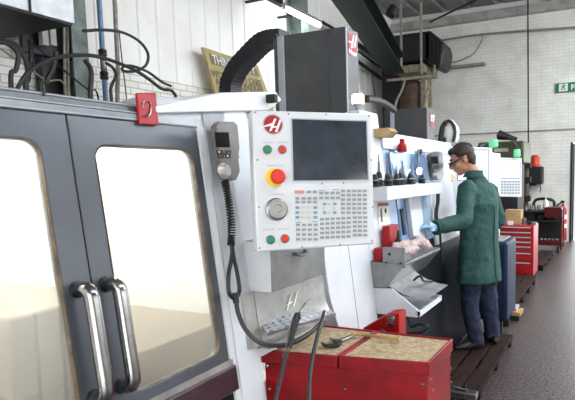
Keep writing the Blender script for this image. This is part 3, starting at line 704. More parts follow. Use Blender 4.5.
# two coolant hoses hooked on the tray
t = thing('air_gun', at_d(290, 345, 1.80), 'black air gun with bent steel nozzle hanging in front of the red cart', 'air gun')
B().tube([at_d(297.5, 314, 1.86), at_d(294, 326, 1.83), at_d(288.5, 348, 1.80)], (.010, .013, .011, .012), 10, 3).build('grip', 'black', t)
B().tube([at_d(298, 315, 1.86), at_d(302.5, 307, 1.88), at_d(305, 303.5, 1.88), at_d(311, 299, 1.9)], (.004, .003, .0025), 8, 3).build('nozzle', 'steel', t)
B().tube([at_d(299.5, 312, 1.855), at_d(300, 319, 1.84)], .004, 8, 1).build('trigger', 'black', t)
B().tube([at_d(288.5, 347, 1.80), at_d(286.5, 352, 1.79)], .0095, 10, 1).build('ferrule', 'dsteel', t); B().tube([at_d(286, 354, 1.79), at_d(285, 358, 1.79)], .0095, 10, 1).build('ferrule', 'dsteel', t)
B().tube([at_d(286.8, 352, 1.79), at_d(283, 367, 1.77), at_d(279, 386, 1.74), at_d(275, 404, 1.70), at_d(272, 440, 1.6), V((-.93, 1.5, .02))], .0075, 10, 4).build('hose', 'cable', t)
t = thing('air_hose', at_d(318, 340, 1.86), 'thin dark air hose hanging right of the air gun in front of the red cart', 'hose')
B().tube([at_d(324, 316, 1.98), at_d(320, 327, 1.9), at_d(314, 350, 1.84), at_d(310, 375, 1.78), at_d(309, 402, 1.72), at_d(310, 450, 1.6), V((-.75, 1.48, .02))], .007, 10, 4).build('hose_run', 'cable', t)
B().tube([at_d(325, 312, 2.0), at_d(322.5, 321, 1.96)], .0095, 10, 1).build('hose_end', 'dsteel', t)

# ================================================================== second machine
m2 = thing('machining_center', (-2.3, 3.7, 0), 'white milling machine the operator works at, with tall graphite column cover', 'machine')
b = B(); b.box((-3.4, 2.40, .1), (-1.45, 4.98, 1.70)); b.build('enclosure', 'white2', m2)
b = B(); slab(b, 2.36, 2.90, .3, 1.80, -.1, 0); slab(b, 2.90, 3.02, 1.068, 1.80, -.1, 0); slab(b, 3.02, 3.30, 1.068, 1.975, -.1, 0); lp = b.build('left_panel', 'white2', m2, bevel=.004)
b = B(); b.obox(F(2.634, .3, -.002), (0, .0035, 0), F(0, 1.80)-F(0, .3), NL*.003); b.build('panel_seam', 'door', lp)
b = B(); slab(b, 2.90, 4.95, .1, 1.068, -.2, -.01); b.build('base_panel', 'base', m2, bevel=.004)
b = B(); slab(b, 3.30, 4.98, 1.748, 1.858, -.25, .012); b.build('header', 'white2', m2, bevel=.004)
b = B(); slab(b, 4.19, 4.98, 1.0, 1.748, -.15, .008); b.build('right_post', 'white2', m2, bevel=.004)
b = B(); b.box((-2.4, 3.30, 1.10), (-2.38, 4.19, 1.75)); b.box((-2.4, 3.30, 1.08), (-1.4, 4.19, 1.10)); b.build('chamber_back', 'interior', m2)
# lower door leaves, seen as tall pale and blue strips
for (y0, y1, o0, o1, m_) in ((3.30, 3.43, -.03, 0, 'interior'), (3.43, 3.455, -.05, -.03, 'door'), (3.455, 3.60, -.03, .0, 'bluegl'), (3.66, 3.92, -.02, .015, 'white2'), (3.975, 4.18, -.03, 0, 'interior')):
    b = B(); slab(b, y0, y1, 1.068, 1.748, o0, o1); b.build('door_leaf', m_, m2, bevel=.003)
b = B(); slab(b, 3.60, 3.66, 1.068, 1.748, -.05, -.03); b.build('door_gap', 'door', m2)
b = B(); slab(b, 3.92, 3.975, 1.068, 1.748, -.05, -.03); b.build('door_gap', 'base', m2)
b = B(); b.prism([F(y, z, .016) for y, z in rrect(3.36, 4.10, 1.515, 1.725, .02, 3)], NL*.012); b.build('upper_window', 'bluegl', m2)
b = B(); slab(b, 3.485, 3.535, 1.16, 1.34, 0, .012); b.build('door_handle', 'blackp', m2, bevel=.004)
tr = [(-1.40, 1.425), (-1.20, 1.425), (-1.20, 1.508), (-1.40, 1.508)]
b = B(); b.prism([(x, 2.965, z) for x, z in tr], (0, 1.14, 0)); tt = b.build('tool_shelf', 'white2', m2, bevel=.004)
# bench wedge and swarf tray
B().prism([(-1.30, 2.9, 1.065), (-1.085, 2.9, 1.06), (-1.085, 2.9, 1.045), (-1.19, 2.9, .915), (-1.30, 2.9, .91)], (0, .76, 0)).build('work_bench', 'boxg', m2, bevel=.003)
b = B(); b.prism([(-1.30, 2.9, .905), (-1.153, 2.9, .911), (-.985, 2.9, .79), (-.985, 2.9, .765), (-1.0, 2.9, .755), (-1.30, 2.9, .755)], (0, .012, 0))
b.box((-1.30, 2.905, .755), (-.995, 3.36, .765)); b.box((-.997, 2.9, .757), (-.985, 3.36, .79)); b.box((-1.30, 3.35, .757), (-.985, 3.36, .79)); b.build('swarf_tray', 'white2', m2)
# column cover
TW = at_y(346, 26, 4.0); TLx = at_y(272, 28, 4.0).x
ty1 = at_x(358, 34, TW.x).y
b = B(); b.box((TLx+.09, 4.0, 1.6), (TW.x, ty1, TW.z)); tw = b.build('column_cover', 'tower', m2, bevel=.006)
B().box((TLx, 4.015, 1.6), (TLx+.06, 4.3, TW.z-.01)).build('column_flange', 'tower', m2, bevel=.003)
B().box((TLx+.055, 3.985, 1.6), (TLx+.115, 4.02, TW.z-.005)).build('edge_strip', 'lgrey', m2, bevel=.004)
xs = at_y(329, 60, 4.0).x; B().box((xs-.004, 3.992, 1.6), (xs+.004, 4.001, TW.z)).build('seam', 'door', tw)
B().box((TW.x-.004, 3.99, 1.6), (TW.x+.004, 4.004, TW.z)).build('corner_edge', 'lgrey', tw)
for px, py in ((277, 35), (278, 81), (331, 30), (372, 0)):
    if px < 350:
        p = at_y(px, py, 3.995); B().lathe(p, [(.008, 0), (.007, .01)], (0, -1, 0), 10).build('bolt', 'dsteel', m2)
B().box((TLx-.03, 4.0, TW.z-.6-.32), (TLx+.0, 4.2, TW.z-.6-.2)).build('flange_bracket', 'blackp', m2)
# red emblem plate on the aisle side of the column
def X2(px, py, o=.002): p = at_x(px, py, TW.x+o); return p
em = B().prism([X2(348, 33), X2(356.5, 35.5), X2(357, 57), X2(348.5, 54.5)], (.002, 0, 0)).build('emblem_plate', 'hred', tw)
b = B()
def bar(p, q_, w_, X_=X2, o=.005):
    a_, c_ = X_(*p, o), X_(*q_, o); b.prism([a_-V((0, w_, 0)), a_+V((0, w_, 0)), c_+V((0, w_, 0)), c_-V((0, w_, 0))], (.003, 0, 0))
bar((351.6, 48), (353.6, 35), .012); bar((354.2, 47.5), (356.2, 36), .012)
a_, c_ = X2(347.4, 41, .0055), X2(352.6, 43.2, .0055); b.prism([a_, c_-V((0, 0, .014)), c_+V((0, 0, .014))], (.003, 0, 0))
b.build('emblem_strokes', 'signw', tw)
text_obj('emblem_lettering', 'Haas', .05, X2(348.8, 53, .005), (0, 1, 0), (0, 0, 1), .001, 'signw', tw, bold=.002, fit=(X2(356.5, 53)-X2(349, 53)).length)
# cable chain
CY = 4.22
path = spline([at_y(*q, CY) for q in ((230.5, 104), (230.5, 92), (231.5, 82), (238, 68.5), (250.5, 54.5), (262, 43.5), (272, 39), (284, 38))], 6)
b = B(); rr = []
for i, p in enumerate(path):
    t_ = (path[min(i+1, len(path)-1)]-path[max(i-1, 0)]).normalized(); n_ = V((0, 1, 0)).cross(t_).normalized(); f_ = .064 if i % 2 else .067; g_ = .080 if i % 2 else .084
    rr.append([p+n_*f_-V((0, g_, 0)), p+n_*f_+V((0, g_, 0)), p-n_*f_+V((0, g_, 0)), p-n_*f_-V((0, g_, 0))])
b.loft(rr); o = b.build('cable_chain', 'chain', m2)
for f_ in o.data.polygons: f_.use_smooth = False
# beacon and its hose
bp = at_y(358, 104, 3.3); bc = B().lathe(bp, [(.038, 0), (.040, .01), (.040, .055), (.034, .062)], (0, 0, 1), 20).build('beacon', 'beacon', m2)
B().lathe(bp-V((0, 0, .10)), [(.02, 0), (.022, .08), (.036, .10)], (0, 0, 1), 16).build('beacon_stem', 'lgrey', m2)
B().tube([at_d(366, 99, 4.0), at_d(374, 99.5, 4.2), at_d(384, 103, 4.4), at_d(394, 110, 4.6)], .028, 10, 4).build('conduit_arm', 'cable', m2)
# handset on the post
h2, _ = handset((429.5, 152, 440.5, 180), 1, .03, 'small blue grey jog handset on the white post left of the operator', small=True)
B().tube([at_f(437, 184, .05), at_f(438, 200, .05), at_f(436, 216, .05), at_f(440, 232, .05)], .016, 8, 4).build('coiled_cord', 'black', h2)
B().tube([at_f(440, 230, .05), at_f(441, 250, .03), at_f(443, 262, .03)], .010, 8, 4).build('cord', 'black', h2)

# ------------------------------------------------------------------ generic smaller pendant
def pendant(root, TLp, TRp, BLp, BRp, zl, zr, scrn, keysr, btn, name='control_panel', emi=True):
    o = at_d(*BLp, zl); tl = at_d(*TLp, zl); trr = at_d(*TRp, zr); u_ = (trr-tl); n_ = u_.cross(tl-o).normalized()
    if n_.dot(CAM-o) < 0: n_ = -n_
    def Q(px, py, of=0): return at_pl(px, py, o+n_*of, n_)
    pn = B().prism([Q(*TLp), Q(*TRp), Q(*BRp), Q(*BLp)], -n_*.07).build(name, 'white2', root, bevel=.006)
    x0, y0, x1, y1 = scrn
    B().prism([Q(x0-.8, y0-.8, .001), Q(x1+.8, y0-.8, .001), Q(x1+.8, y1+.8, .001), Q(x0-.8, y1+.8, .001)], n_*.002).build('screen_bezel', 'trim', pn)
    B().prism([Q(x0, y0, .004), Q(x1, y0, .004), Q(x1, y1, .004), Q(x0, y1, .004)], n_*.002).build('screen', 'scr', pn)
    for k in range(2):
        y = y0+(y1-y0)*(.38+.3*k); B().prism([Q(x0, y-.3, .0065), Q(x1, y-.3, .0065), Q(x1, y+.3, .0065), Q(x0, y+.3, .0065)], n_*.001).build('screen_bar', 'lgrey', pn)
    x0, y0, x1, y1, nx, ny = keysr
    for i in range(nx):
        for j in range(ny):
            a = x0+(x1-x0)*(i+.15)/nx; c = x0+(x1-x0)*(i+.85)/nx; d_ = y0+(y1-y0)*(j+.15)/ny; e = y0+(y1-y0)*(j+.8)/ny
            B().prism([Q(a, d_, .001), Q(c, d_, .001), Q(c, e, .001), Q(a, e, .001)], n_*.004).build('key', 'key', pn)
    for (x, y, r, m_) in btn: B().lathe(Q(x, y), [(r, 0), (r*.9, .015)], n_, 14).build('push_button', m_, pn)
    return pn, Q
pn2, Q2 = pendant(m2, (445.5, 146), (492.5, 147.5), (447, 211), (492.5, 212), 4.95, 5.15, (458, 150.5, 488, 180), (462, 186, 489, 206, 9, 5), ((451.5, 176.5, .018, 'yellow'), (451.5, 153, .03, 'hred'), (450.5, 181, .014, 'redb')))
B().prism([Q2(443.2, 145.6, -.001), Q2(446.6, 145.8, -.001), Q2(448, 211.5, -.001), Q2(444.8, 211.5, -.001)], V((0, .07, 0))).build('panel_side', 'bluep', pn2)
B().tube([V((-1.5, 4.97, 1.70)), V((-1.35, 5.1, 1.70)), V((-1.2, 5.22, 1.66))], .03, 10, 3).build('pendant_arm', 'lgrey', pn2)
t = thing('signal_lamp', at_d(494, 148, 5.2), 'lit pale green signal lamp on the corner of the panel right of the operator head', 'lamp')
B().lathe(at_d(493.5, 147.3, 5.18), [(.035, 0), (.045, .012), (.045, .06), (.036, .072)], (0, 0, 1), 16).build('lens', 'gbeacon', t)
B().tube([at_d(479, 147.5, 5.15), at_d(484, 145, 5.2), at_d(489, 144.5, 5.25)], .022, 8, 3).build('lamp_cable', 'gdark', t)

# ------------------------------------------------------------------ things on the second machine
# tool holders on the shelf
holders = []
spec = [(377, .055, .0), (382.5, .07, .10), (388, .05, .02), (391.5, .06, .13), (397, .055, .05), (402, .06, .03), (406.5, .05, .09), (411, .055, .02), (415.5, .05, .12), (423, .05, .03)]
LBL = ['short dark tool holder, first from the left end of the white shelf', 'tall thin tipped tool holder, second on the white shelf', 'squat tool holder, third on the white shelf', 'tall tool holder with long drill, fourth on the white shelf', 'tool holder below the red canister on the white shelf', 'short tool holder right of the one below the red canister', 'tool holder with thin cutter at the middle of the white shelf', 'short tool holder left of the work light', 'tall tool holder just behind the work light', 'squat tool holder at the right end of the white shelf']
for (px, h, tip), lb in zip(spec, LBL):
    p = at_z(px, 181.5, 1.508) if 0 else None
    y = at_x(px, 182, -1.265).y; x = -1.265+random.uniform(-.03, .02); o = V((x, y, 1.508))
    t = thing('tool_holder', o, lb, 'tool holder', 'tool holders on the white shelf')
    B().lathe(o, [(.022, 0), (.027, .004), (.027, .016), (.021, .019), (.028, .023), (.028, .036), (.019, .040), (.019, h*.9), (.016, h+.012), (.010, h+.02)], (0, 0, 1), 16).build('taper_body', 'dark', t)
    if tip: B().lathe(o+V((0, 0, h+.02)), [(.009, 0), (.008, tip*.6), (.004, tip*.62), (.004, tip), (.001, tip+.004)], (0, 0, 1), 10).build('cutter', 'dsteel', t)
    B().lathe(o+V((0, 0, h*.6)), [(.024, 0), (.024, .009)], (0, 0, 1), 14).build('collar', 'steel', t)
p = at_x(402, 152, -1.30)
t = thing('canister', V((-1.36, p.y, 1.86)), 'small red canister standing on the white machine header', 'canister')
p = at_f(402.2, 152, .045); t.location = p; B().lathe(p, [(.03, 0), (.034, .01), (.032, .045), (.018, .062), (.018, .085), (.012, .09)], (0, 0, 1), 16).build('body', 'red2', t)
t['label'] = 'small red canister on the white machine header above the tool shelf'
wl = at_f(419.5, 171, .06)
t = thing('work_light', wl, 'glaring work light on a thin arm above the white tool shelf', 'lamp')
B().lathe(wl-V((0, 0, 0)), [(.018, -.03), (.026, -.004), (.027, 0)], (1, -.9, 0), 16).build('lamp_head', 'dsteel', t)
B().lathe(wl, [(.024, .001), (.020, .006)], (1, -.9, 0), 16).build('lens', 'spot', t)
B().tube([wl-V((.02, -.015, 0)), at_f(418, 160, .05), at_f(418.5, 150, .03)], .008, 8, 3).build('arm', 'dsteel', t)
B().lathe(at_f(418.5, 152, .012), [(.02, 0), (.02, .03)], NL, 12).build('arm_mount', 'dsteel', t)
# cardboard scraps on the machine roof
t = tag(B().prism([at_y(371, 137, 3.2), at_y(370.5, 129, 3.2), at_y(388, 127.5, 3.2), at_y(391, 131, 3.2), at_y(386, 137, 3.2)], (0, .12, 0)).build('cardboard_scrap', 'card'), 'torn cardboard piece lying on the white machine left of the second dark column', 'cardboard')
# paper notice, red boxes, canister beside the window
t = thing('notice', at_f(382, 214, .003), 'white paper notice with a red heading stuck beside the red parts bin', 'notice')
B().prism([at_f(378, 203, .002), at_f(388, 202.5, .002), at_f(388.5, 224, .002), at_f(378.5, 225, .002)], NL*.002).build('sheet', 'paper', t)
B().prism([at_f(378, 203, .0045), at_f(388, 202.5, .0045), at_f(388.1, 206, .0045), at_f(378.1, 206.5, .0045)], NL*.001).build('heading', 'red', t)
B().prism([at_f(380, 208.5, .0045), at_f(382, 208.5, .0045), at_f(382.6, 222, .0045), at_f(381, 222, .0045)], NL*.001).build('text_column', 'mgreen', t)
B().prism([at_f(384.5, 208.5, .0045), at_f(386.4, 208.5, .0045), at_f(386.6, 213, .0045), at_f(384.8, 213, .0045)], NL*.001).build('text_column', 'dark', t)
zt = 1.066
t = thing('parts_bin', (-1.24, 3.22, zt), 'red plastic parts bin standing at the back of the bench by the notice', 'bin')
p = at_x(377, 228, -1.27); B().box((-1.285, 3.08, zt), (-1.235, 3.24, p.z)).build('bin_body', 'red2', t, bevel=.004)
tag(B().box((-1.285, 2.945, zt), (-1.235, 3.02, zt+.075)).build('red_block', 'red2', bevel=.004), 'small bright red block at the left end of the bench', 'block')
t = thing('oil_can', (-1.2, 3.16, zt), 'black oil can standing in front of the red parts bin', 'can')
B().lathe((-1.2, 3.14, zt), [(.028, 0), (.030, .01), (.030, .09), (.012, .115), (.009, .15), (.004, .17)], (0, 0, 1), 16).build('can_body', 'black', t)
# bench vise
t = thing('bench_vise', (-1.14, 2.98, zt), 'grey steel vise block with bolts at the front of the bench', 'vise')
B().box((-1.215, 2.91, zt-.03), (-1.075, 2.93, zt+.09)).build('jaw', 'boxg', t, bevel=.003)
B().box((-1.215, 2.93, zt), (-1.085, 3.05, zt+.06)).build('body', 'dsteel', t, bevel=.003)
for (x, z) in ((-1.19, zt-.005), (-1.10, zt-.005), (-1.17, zt+.05)): B().lathe((x, 2.91, z), [(.009, 0), (.008, .008)], (0, -1, 0), 8).build('bolt', 'dark', t)
# rag
b = B(); random.seed(3)
for i in range(16):
    px = 388+i*2.4; c_ = at_z(px, 259, zt); yy = min(max(c_.y, 2.96), 3.6)
    b.ball((-1.15+random.uniform(-.05, .05), 3.06+i*.03, zt+.028+random.uniform(0, .05)), .034, (1.2, 1, .75), Matrix.Rotation(random.uniform(0, 3), 3, 'Z'), 2)
b.tube([(-1.10, 2.95, zt+.07), (-1.09, 3.02, zt+.06), (-1.1, 3.1, zt+.05)], (.014, .02, .03), 8, 3)
o = b.build('cotton_rag', 'rag'); r_ = o.modifiers.new('r', 'REMESH'); r_.mode = 'VOXEL'; r_.voxel_size = .007; r_.use_smooth_shade = True
tx_ = bpy.data.textures.new('folds', 'CLOUDS'); tx_.noise_scale = .016; dm = o.modifiers.new('d', 'DISPLACE'); dm.texture = tx_; dm.strength = .028; dm.texture_coords = 'GLOBAL'
tag(o, 'crumpled pinkish white cotton rag heaped on the bench behind the vise', 'rag')
# stainless sheet in the tray
b = B(); rr = []
for i in range(9):
    f_ = i/8; x = -1.25+.28*f_; z = .955-.11*f_-.03*math.sin(f_*PI); rr.append([V((x, 2.95+.05*f_, z)), V((x+.03, 3.36-.02*f_, z+.02)), V((x+.03, 3.36-.02*f_, z+.016)), V((x, 2.95+.05*f_, z-.004))])
b.loft(rr); tag(b.build('metal_sheet', 'brights'), 'bent shiny metal sheet lying in the white swarf tray', 'sheet')
t = tag(B().tube([at_x(414, 280, -1.1), at_x(420, 276, -1.05), at_x(424, 281, -1.05), at_x(431, 281, -1.05), at_x(433, 288, -1.03)], .008, 8, 4).build('tray_cable', 'black'), 'black cable lying over the sheet in the swarf tray', 'cable')
t = tag(B().tube([at_y(401, 316, 2.98), at_y(409, 320, 2.98), at_y(411, 327, 2.98), at_y(419, 324, 2.98), at_y(428, 327, 2.98), at_y(420, 333, 2.98), at_y(412, 333, 2.98), at_y(405, 336, 2.98)], .008, 8, 5).build('coiled_hose', 'black'), 'wavy black hose hanging below the white swarf tray', 'hose')
# red toolbox behind the cart
t = thing('tool_box', (-1.03, 2.55, 0), 'red steel toolbox with chrome latch behind the red cart', 'toolbox')
y_ = 2.48; P_ = [at_y(363, 328, y_), at_y(388, 314, y_), at_y(399, 313.5, y_)]
bx = B().prism([V((P_[0].x, y_, .55)), V((P_[2].x, y_, .55)), P_[2], P_[1], P_[0]], (0, .10, 0)).build('box', 'red2', t, bevel=.003)
B().box((P_[0].x+.01, y_+.01, 0), (P_[2].x-.01, y_+.09, .55)).build('stand', 'base', t)
p = at_y(391, 321, y_-.004); lt = B().box((p.x-.02, y_-.012, p.z-.03), (p.x+.02, y_, p.z+.03)).build('latch', 'steel', t, bevel=.003)
B().box((p.x-.012, y_-.02, p.z-.014), (p.x+.012, y_-.012, p.z+.02)).build('latch_tongue', 'dsteel', t, bevel=.002)
p = at_y(382.5, 336, y_-.004); b = B(); b.tube([p+V((-.022, 0, -.02)), p+V((-.014, 0, .018)), p+V((.0, 0, .032)), p+V((.014, 0, .018)), p+V((.022, 0, -.02))], .006, 8, 3); b.build('carry_loop', 'dsteel', t)

# ================================================================== third machine behind
m3 = thing('machining_center', (-2.3, 6.8, 0), 'far white milling machine with lower graphite column behind the operator', 'machine')
B().box((-3.3, 5.75, .1), (-1.42, 7.75, 1.84)).build('enclosure', 'white2', m3, bevel=.01)
tl2 = at_y(392, 107, 6.6); tr2 = at_y(427, 107, 6.6); ys = at_x(434.5, 108, tr2.x).y
t3 = B().box((tl2.x, 6.6, 1.7), (tr2.x, ys, tr2.z)).build('column_cover', 'tower', m3, bevel=.006)
l2 = at_y(385, 110, 6.7); B().box((l2.x, 6.68, 1.7), (tl2.x-.02, 6.9, l2.z)).build('column_flange', 'tower', m3)
B().box((tl2.x-.02, 6.58, 1.7), (tl2.x+.03, 6.62, tr2.z-.01)).build('edge_strip', 'lgrey', m3)
def X3(px, py, o=.003): return at_x(px, py, tr2.x+o)
B().prism([X3(430, 113), X3(433.5, 113.5), X3(433.8, 127), X3(430.3, 126.5)], (.003, 0, 0)).build('emblem_plate', 'hred', t3)
b = B(); a_ = X3(431, 121, .008); c_ = X3(432, 114.5, .008); 
for dy in (0, .09): b.prism([a_+V((0, dy-.02, 0)), a_+V((0, dy+.02, 0)), c_+V((0, dy+.02, 0)), c_+V((0, dy-.02, 0))], (.003, 0, 0)).bm
b.box(a_+V((-.001, -.02, .05)), a_+V((.003, .1, .08))); b.build('emblem_strokes', 'signw', t3)
pn3, Q3 = pendant(m3, (492.6, 157.3), (521.8, 158), (492.8, 196.3), (521.8, 197), 7.85, 8.0, (496.5, 160.5, 519.5, 178), (498, 180.5, 520, 194.5, 8, 5), ((494.5, 163, .022, 'hred'), (494.5, 170, .016, 'redb'), (494.5, 177, .022, 'redb')))
B().tube([V((-1.5, 7.6, 1.6)), V((-1.45, 7.85, 1.6)), at_d(500, 172, 8.1)], .03, 8, 3).build('pendant_arm', 'lgrey', pn3)
t = thing('signal_lamp', at_d(517, 156, 7.95), 'lit green signal lamp on top of the farthest control panel', 'lamp')
B().lathe(at_d(517, 157.5, 7.95), [(.03, 0), (.05, .02), (.05, .1), (.04, .12)], (0, 0, 1), 16).build('lens', 'gbeacon', t)
B().tube([at_d(517, 150, 7.97), at_d(516, 146, 7.98), at_d(512, 142, 8.0)], .018, 8, 3).build('lamp_cable', 'gdark', t)
# white jug and hoses on machine three
t = thing('coolant_hoses', at_y(447, 143, 6.4), 'looped black hoses around a white plastic jug on the far machine roof', 'hoses')
B().lathe(at_y(450, 142, 6.3), [(.09, 0), (.11, .05), (.11, .16), (.05, .24), (.03, .26)], (0, 0, 1), 16).build('jug', 'bottle', t)
B().tube([at_y(441, 143, 6.2), at_y(443, 132, 6.2), at_y(444, 124, 6.2), at_y(449, 121, 6.2), at_y(454, 126, 6.2), at_y(455, 134, 6.2), at_y(453, 142, 6.2)], .02, 8, 4).build('hose', 'cable', t)
B().tube([at_y(440, 142, 6.1), at_y(442, 128, 6.1), at_y(446, 122, 6.1)], .028, 8, 3).build('hose', 'dark', t)
B().box(at_y(439, 145, 6.15)-V((0, 0, .02)), at_y(445, 137, 6.15)+V((0, .1, 0))).build('manifold', 'dark', t, bevel=.01)
# olive green old machine
t = thing('milling_machine', (-1.7, 10.0, 0), 'old olive green machine tool standing behind the farthest control panel', 'machine')
a_ = at_y(489, 158, 9.6); c_ = at_y(524, 140.5, 9.6)
B().box((a_.x-.2, 9.6, a_.z-.1), (c_.x, 10.5, c_.z)).build('head', 'mgreen', t, bevel=.03)
p = at_y(494, 152, 9.59); p2 = at_y(508, 148, 9.59); B().box((p.x, 9.585, p.z), (p2.x, 9.6, p2.z)).build('name_plate', 'beamg', t)
B().box((a_.x-.1, 9.65, 0), (c_.x-.1, 10.4, a_.z-.1)).build('body', 'dark', t, bevel=.02)
t = thing('flood_lamp', at_y(501, 140, 9.4), 'black cone shaped flood lamp lying on the olive green machine', 'lamp')
p = at_y(497, 134.5, 9.75); B().lathe(p, [(.03, 0), (.085, .03), (.075, .1), (.04, .26), (.03, .36)], (1, 0, -.28), 16).build('shade', 'black', t)
B().tube([at_y(507, 139, 9.5), at_y(513, 140, 9.5), at_y(516, 145, 9.5), at_y(517, 151, 9.2)], .018, 8, 3).build('lamp_lead', 'black', t)
# ------------------------------------------------------------------ red roller cabinet with drawers
x0, x1 = -1.62, -1.0; y0, y1 = 8.06, 8.60; zt3 = .80
t = thing('tool_chest', ((x0+x1)/2, (y0+y1)/2, 0), 'bright red roller tool chest with seven drawers right of the operator', 'tool chest')
B().box((x0, y0, .065), (x1, y1, zt3)).build('carcass', 'red2', t, bevel=.008)
zs = [.79, .715, .645, .575, .505, .41, .27, .08]
for z_a, z_b in zip(zs, zs[1:]):
    d_ = B().box((x0+.03, y0-.012, z_b+.006), (x1-.04, y0, z_a-.006)).build('drawer', 'red2', t, bevel=.003)
    B().box((x0+.03, y0-.024, z_a-.022), (x1-.04, y0-.012, z_a-.006)).build('drawer_handle', 'lgrey', d_, bevel=.003)
for x in (x0+.08, x1-.08):
    for y in (y0+.08, y1-.08):
        B().lathe((x-.015, y, .033), [(.033, 0), (.033, .03)], (1, 0, 0), 14).build('castor', 'black', t)
        B().box((x-.03, y-.03, .055), (x+.03, y+.03, .07)).build('castor_plate', 'dsteel', t)
t = thing('wooden_box', (-1.33, 8.33, zt3), 'small cardboard carton on top of the red roller tool chest', 'box')
a_ = at_y(505, 224, 8.25); c_ = at_y(521, 210, 8.25)
B().box((a_.x, 8.25, zt3), (c_.x, 8.45, c_.z)).build('carton', 'card', t, bevel=.005)
tag(B().box((-1.38, 8.10, zt3), (-1.3, 8.15, zt3+.06)).build('white_block', 'bottle', bevel=.006), 'small white pot in front of the cardboard carton on the red chest', 'pot')
random.seed(5)
for k, (x, h, m_, lb) in enumerate(((-1.17, .09, 'dsteel', 'steel cylinder right of the carton on the red chest'), (-1.09, .05, 'dark', 'dark block beside the steel cylinder on the red chest'), (-1.02, .04, 'boxg', 'grey block at the right end of the red chest top'))):
    b = B()
    if k == 0: b.lathe((x, 8.3, zt3), [(.03, 0), (.03, h), (.015, h+.01)], (0, 0, 1), 14)
    else: b.box((x-.03, 8.25, zt3), (x+.03, 8.32, zt3+h))
    tag(b.build('machined_part', m_, bevel=.004 if k else 0), lb, 'metal part')
# pallets under and beside the chest
def pallet(name, x0, x1, y0, y1, z, n, lab, cat, gapx=.02, m='board'):
    t = thing(name, ((x0+x1)/2, (y0+y1)/2, 0), lab, cat); w_ = (x1-x0-gapx*(n-1))/n
    for i in range(n):
        xa = x0+i*(w_+gapx); B().box((xa, y0, z-.028), (xa+w_, y1, z)).build('slat', m, t, bevel=.004)
    k = max(2, int((y1-y0)/.55)+1)
    for j in range(k):
        yy = y0+.03+(y1-y0-.12)*j/(k-1); B().box((x0+.005, yy, .0), (x1-.01, yy+.06, z-.028)).build('bearer', m, t)
    return t
pallet('duckboard', -1.165, -.782, 2.95, 4.95, .10, 3, 'long slatted brown duckboard under the operator', 'duckboard', .024)
pallet('duckboard', -1.40, -.93, 6.05, 7.85, .12, 3, 'short dark duckboard between the blue tank and the red roller chest', 'duckboard')
pallet('pallet', -1.45, -.95, 8.9, 10.6, .10, 4, 'low dark pallet on the floor beyond the red roller chest', 'pallet')
t = thing('timber_blocks', (-.86, 5.95, 0), 'pale timber blocks stacked by the blue tank corner', 'timber')
for i, (x, y, z, h, m_) in enumerate(((-.97, 5.80, 0, .055, 'dark'), (-.95, 5.78, .055, .04, 'timber'), (-1.0, 5.82, .095, .03, 'beamg'))):
    B().box((x-.1, y, z), (x+.11, y+.22, z+h)).build('block', m_, t, bevel=.004)
# blue coolant tank
t = thing('coolant_tank', (-1.3, 5.3, 0), 'dark blue steel coolant tank behind the operator legs', 'tank')
zt4 = at_y(515, 243, 5.12).z
B().box((-1.85, 5.12, .16), (-.868, 5.64, zt4)).build('tank_body', 'bluep', t, bevel=.03, seg=3)
B().box((-1.80, 5.15, zt4), (-.92, 5.6, zt4+.012)).build('lid', 'sheet', t, bevel=.004)
for x in (-1.78, -.95):
    for y in (5.18, 5.56): B().box((x-.03, y-.03, 0), (x+.03, y+.03, .17)).build('leg', 'dark', t)
# metal clamp on the duckboard near the cart
t = thing('hold_down_clamp', (-.88, 3.5, .10), 'greasy steel clamp and rail lying on the near end of the duckboard', 'clamp')
B().box((-1.12, 3.37, .10), (-.765, 3.44, .145)).build('rail', 'dsteel', t, bevel=.004)
B().box((-1.10, 3.44, .10), (-.80, 3.50, .125)).build('plate', 'dark', t, bevel=.003)
for x in (-1.05, -.86): B().lathe((x, 3.47, .125), [(.016, 0), (.016, .012), (.008, .014), (.008, .05)], (0, 0, 1), 6).build('bolt', 'steel', t)
B().tube([(-1.0, 3.40, .155), (-.94, 3.42, .158), (-.83, 3.41, .152)], .008, 8, 3).build('lever', 'steel', t)

# ------------------------------------------------------------------ far corner of the shop
YT = 11.0
a_ = at_y(522, 222, YT); c_ = at_y(564, 222, YT)
xa, xb = a_.x, c_.x
t = thing('work_trolley', ((xa+xb)/2, 11.3, 0), 'red shelved trolley loaded with parts by the far wall', 'trolley')
for z_, m_ in ((.80, 'dark'), (.62, 'dark'), (.16, 'red')): B().box((xa, YT, z_-.02), (xb-.05, YT+.5, z_+.01 if z_ != .16 else z_+.06)).build('shelf', m_ if m_ != 'red' else 'red_shade', t, bevel=.003)
for x in (xa, xb-.05):
    for y in (YT, YT+.46): B().box((x-.02, y, .06), (x+.02, y+.04, .85)).build('post', 'red_shade', t)
B().box((xb-.36, YT-.01, .68), (xb-.05, YT+.4, .88)).build('side_box', 'red_shade', t, bevel=.005)
for x in (xa+.06, xb-.1): B().lathe((x-.02, YT+.06, .06), [(.06, 0), (.06, .04)], (1, 0, 0), 14).build('castor', 'black', t)
B().box((xa+.04, YT+.47, .22), (xb-.08, YT+.495, .80)).build('dark_backing', 'dark', t)  # dark panel added to darken the space behind the shelves
for k, (u0, u1, h_) in enumerate(((.08, .30, .17), (.34, .52, .12), (.58, .80, .15))):  # dark boxes added to darken the space between the shelves
    tag(B().box((xa+(xb-xa)*u0, YT+.1, .631), (xa+(xb-xa)*u1, YT+.4, .631+h_)).build('filler_crate', 'dark', bevel=.01), 'dark crate added to darken the middle shelf of the far trolley', 'crate', 'dark crates on the far trolley')
random.seed(11)
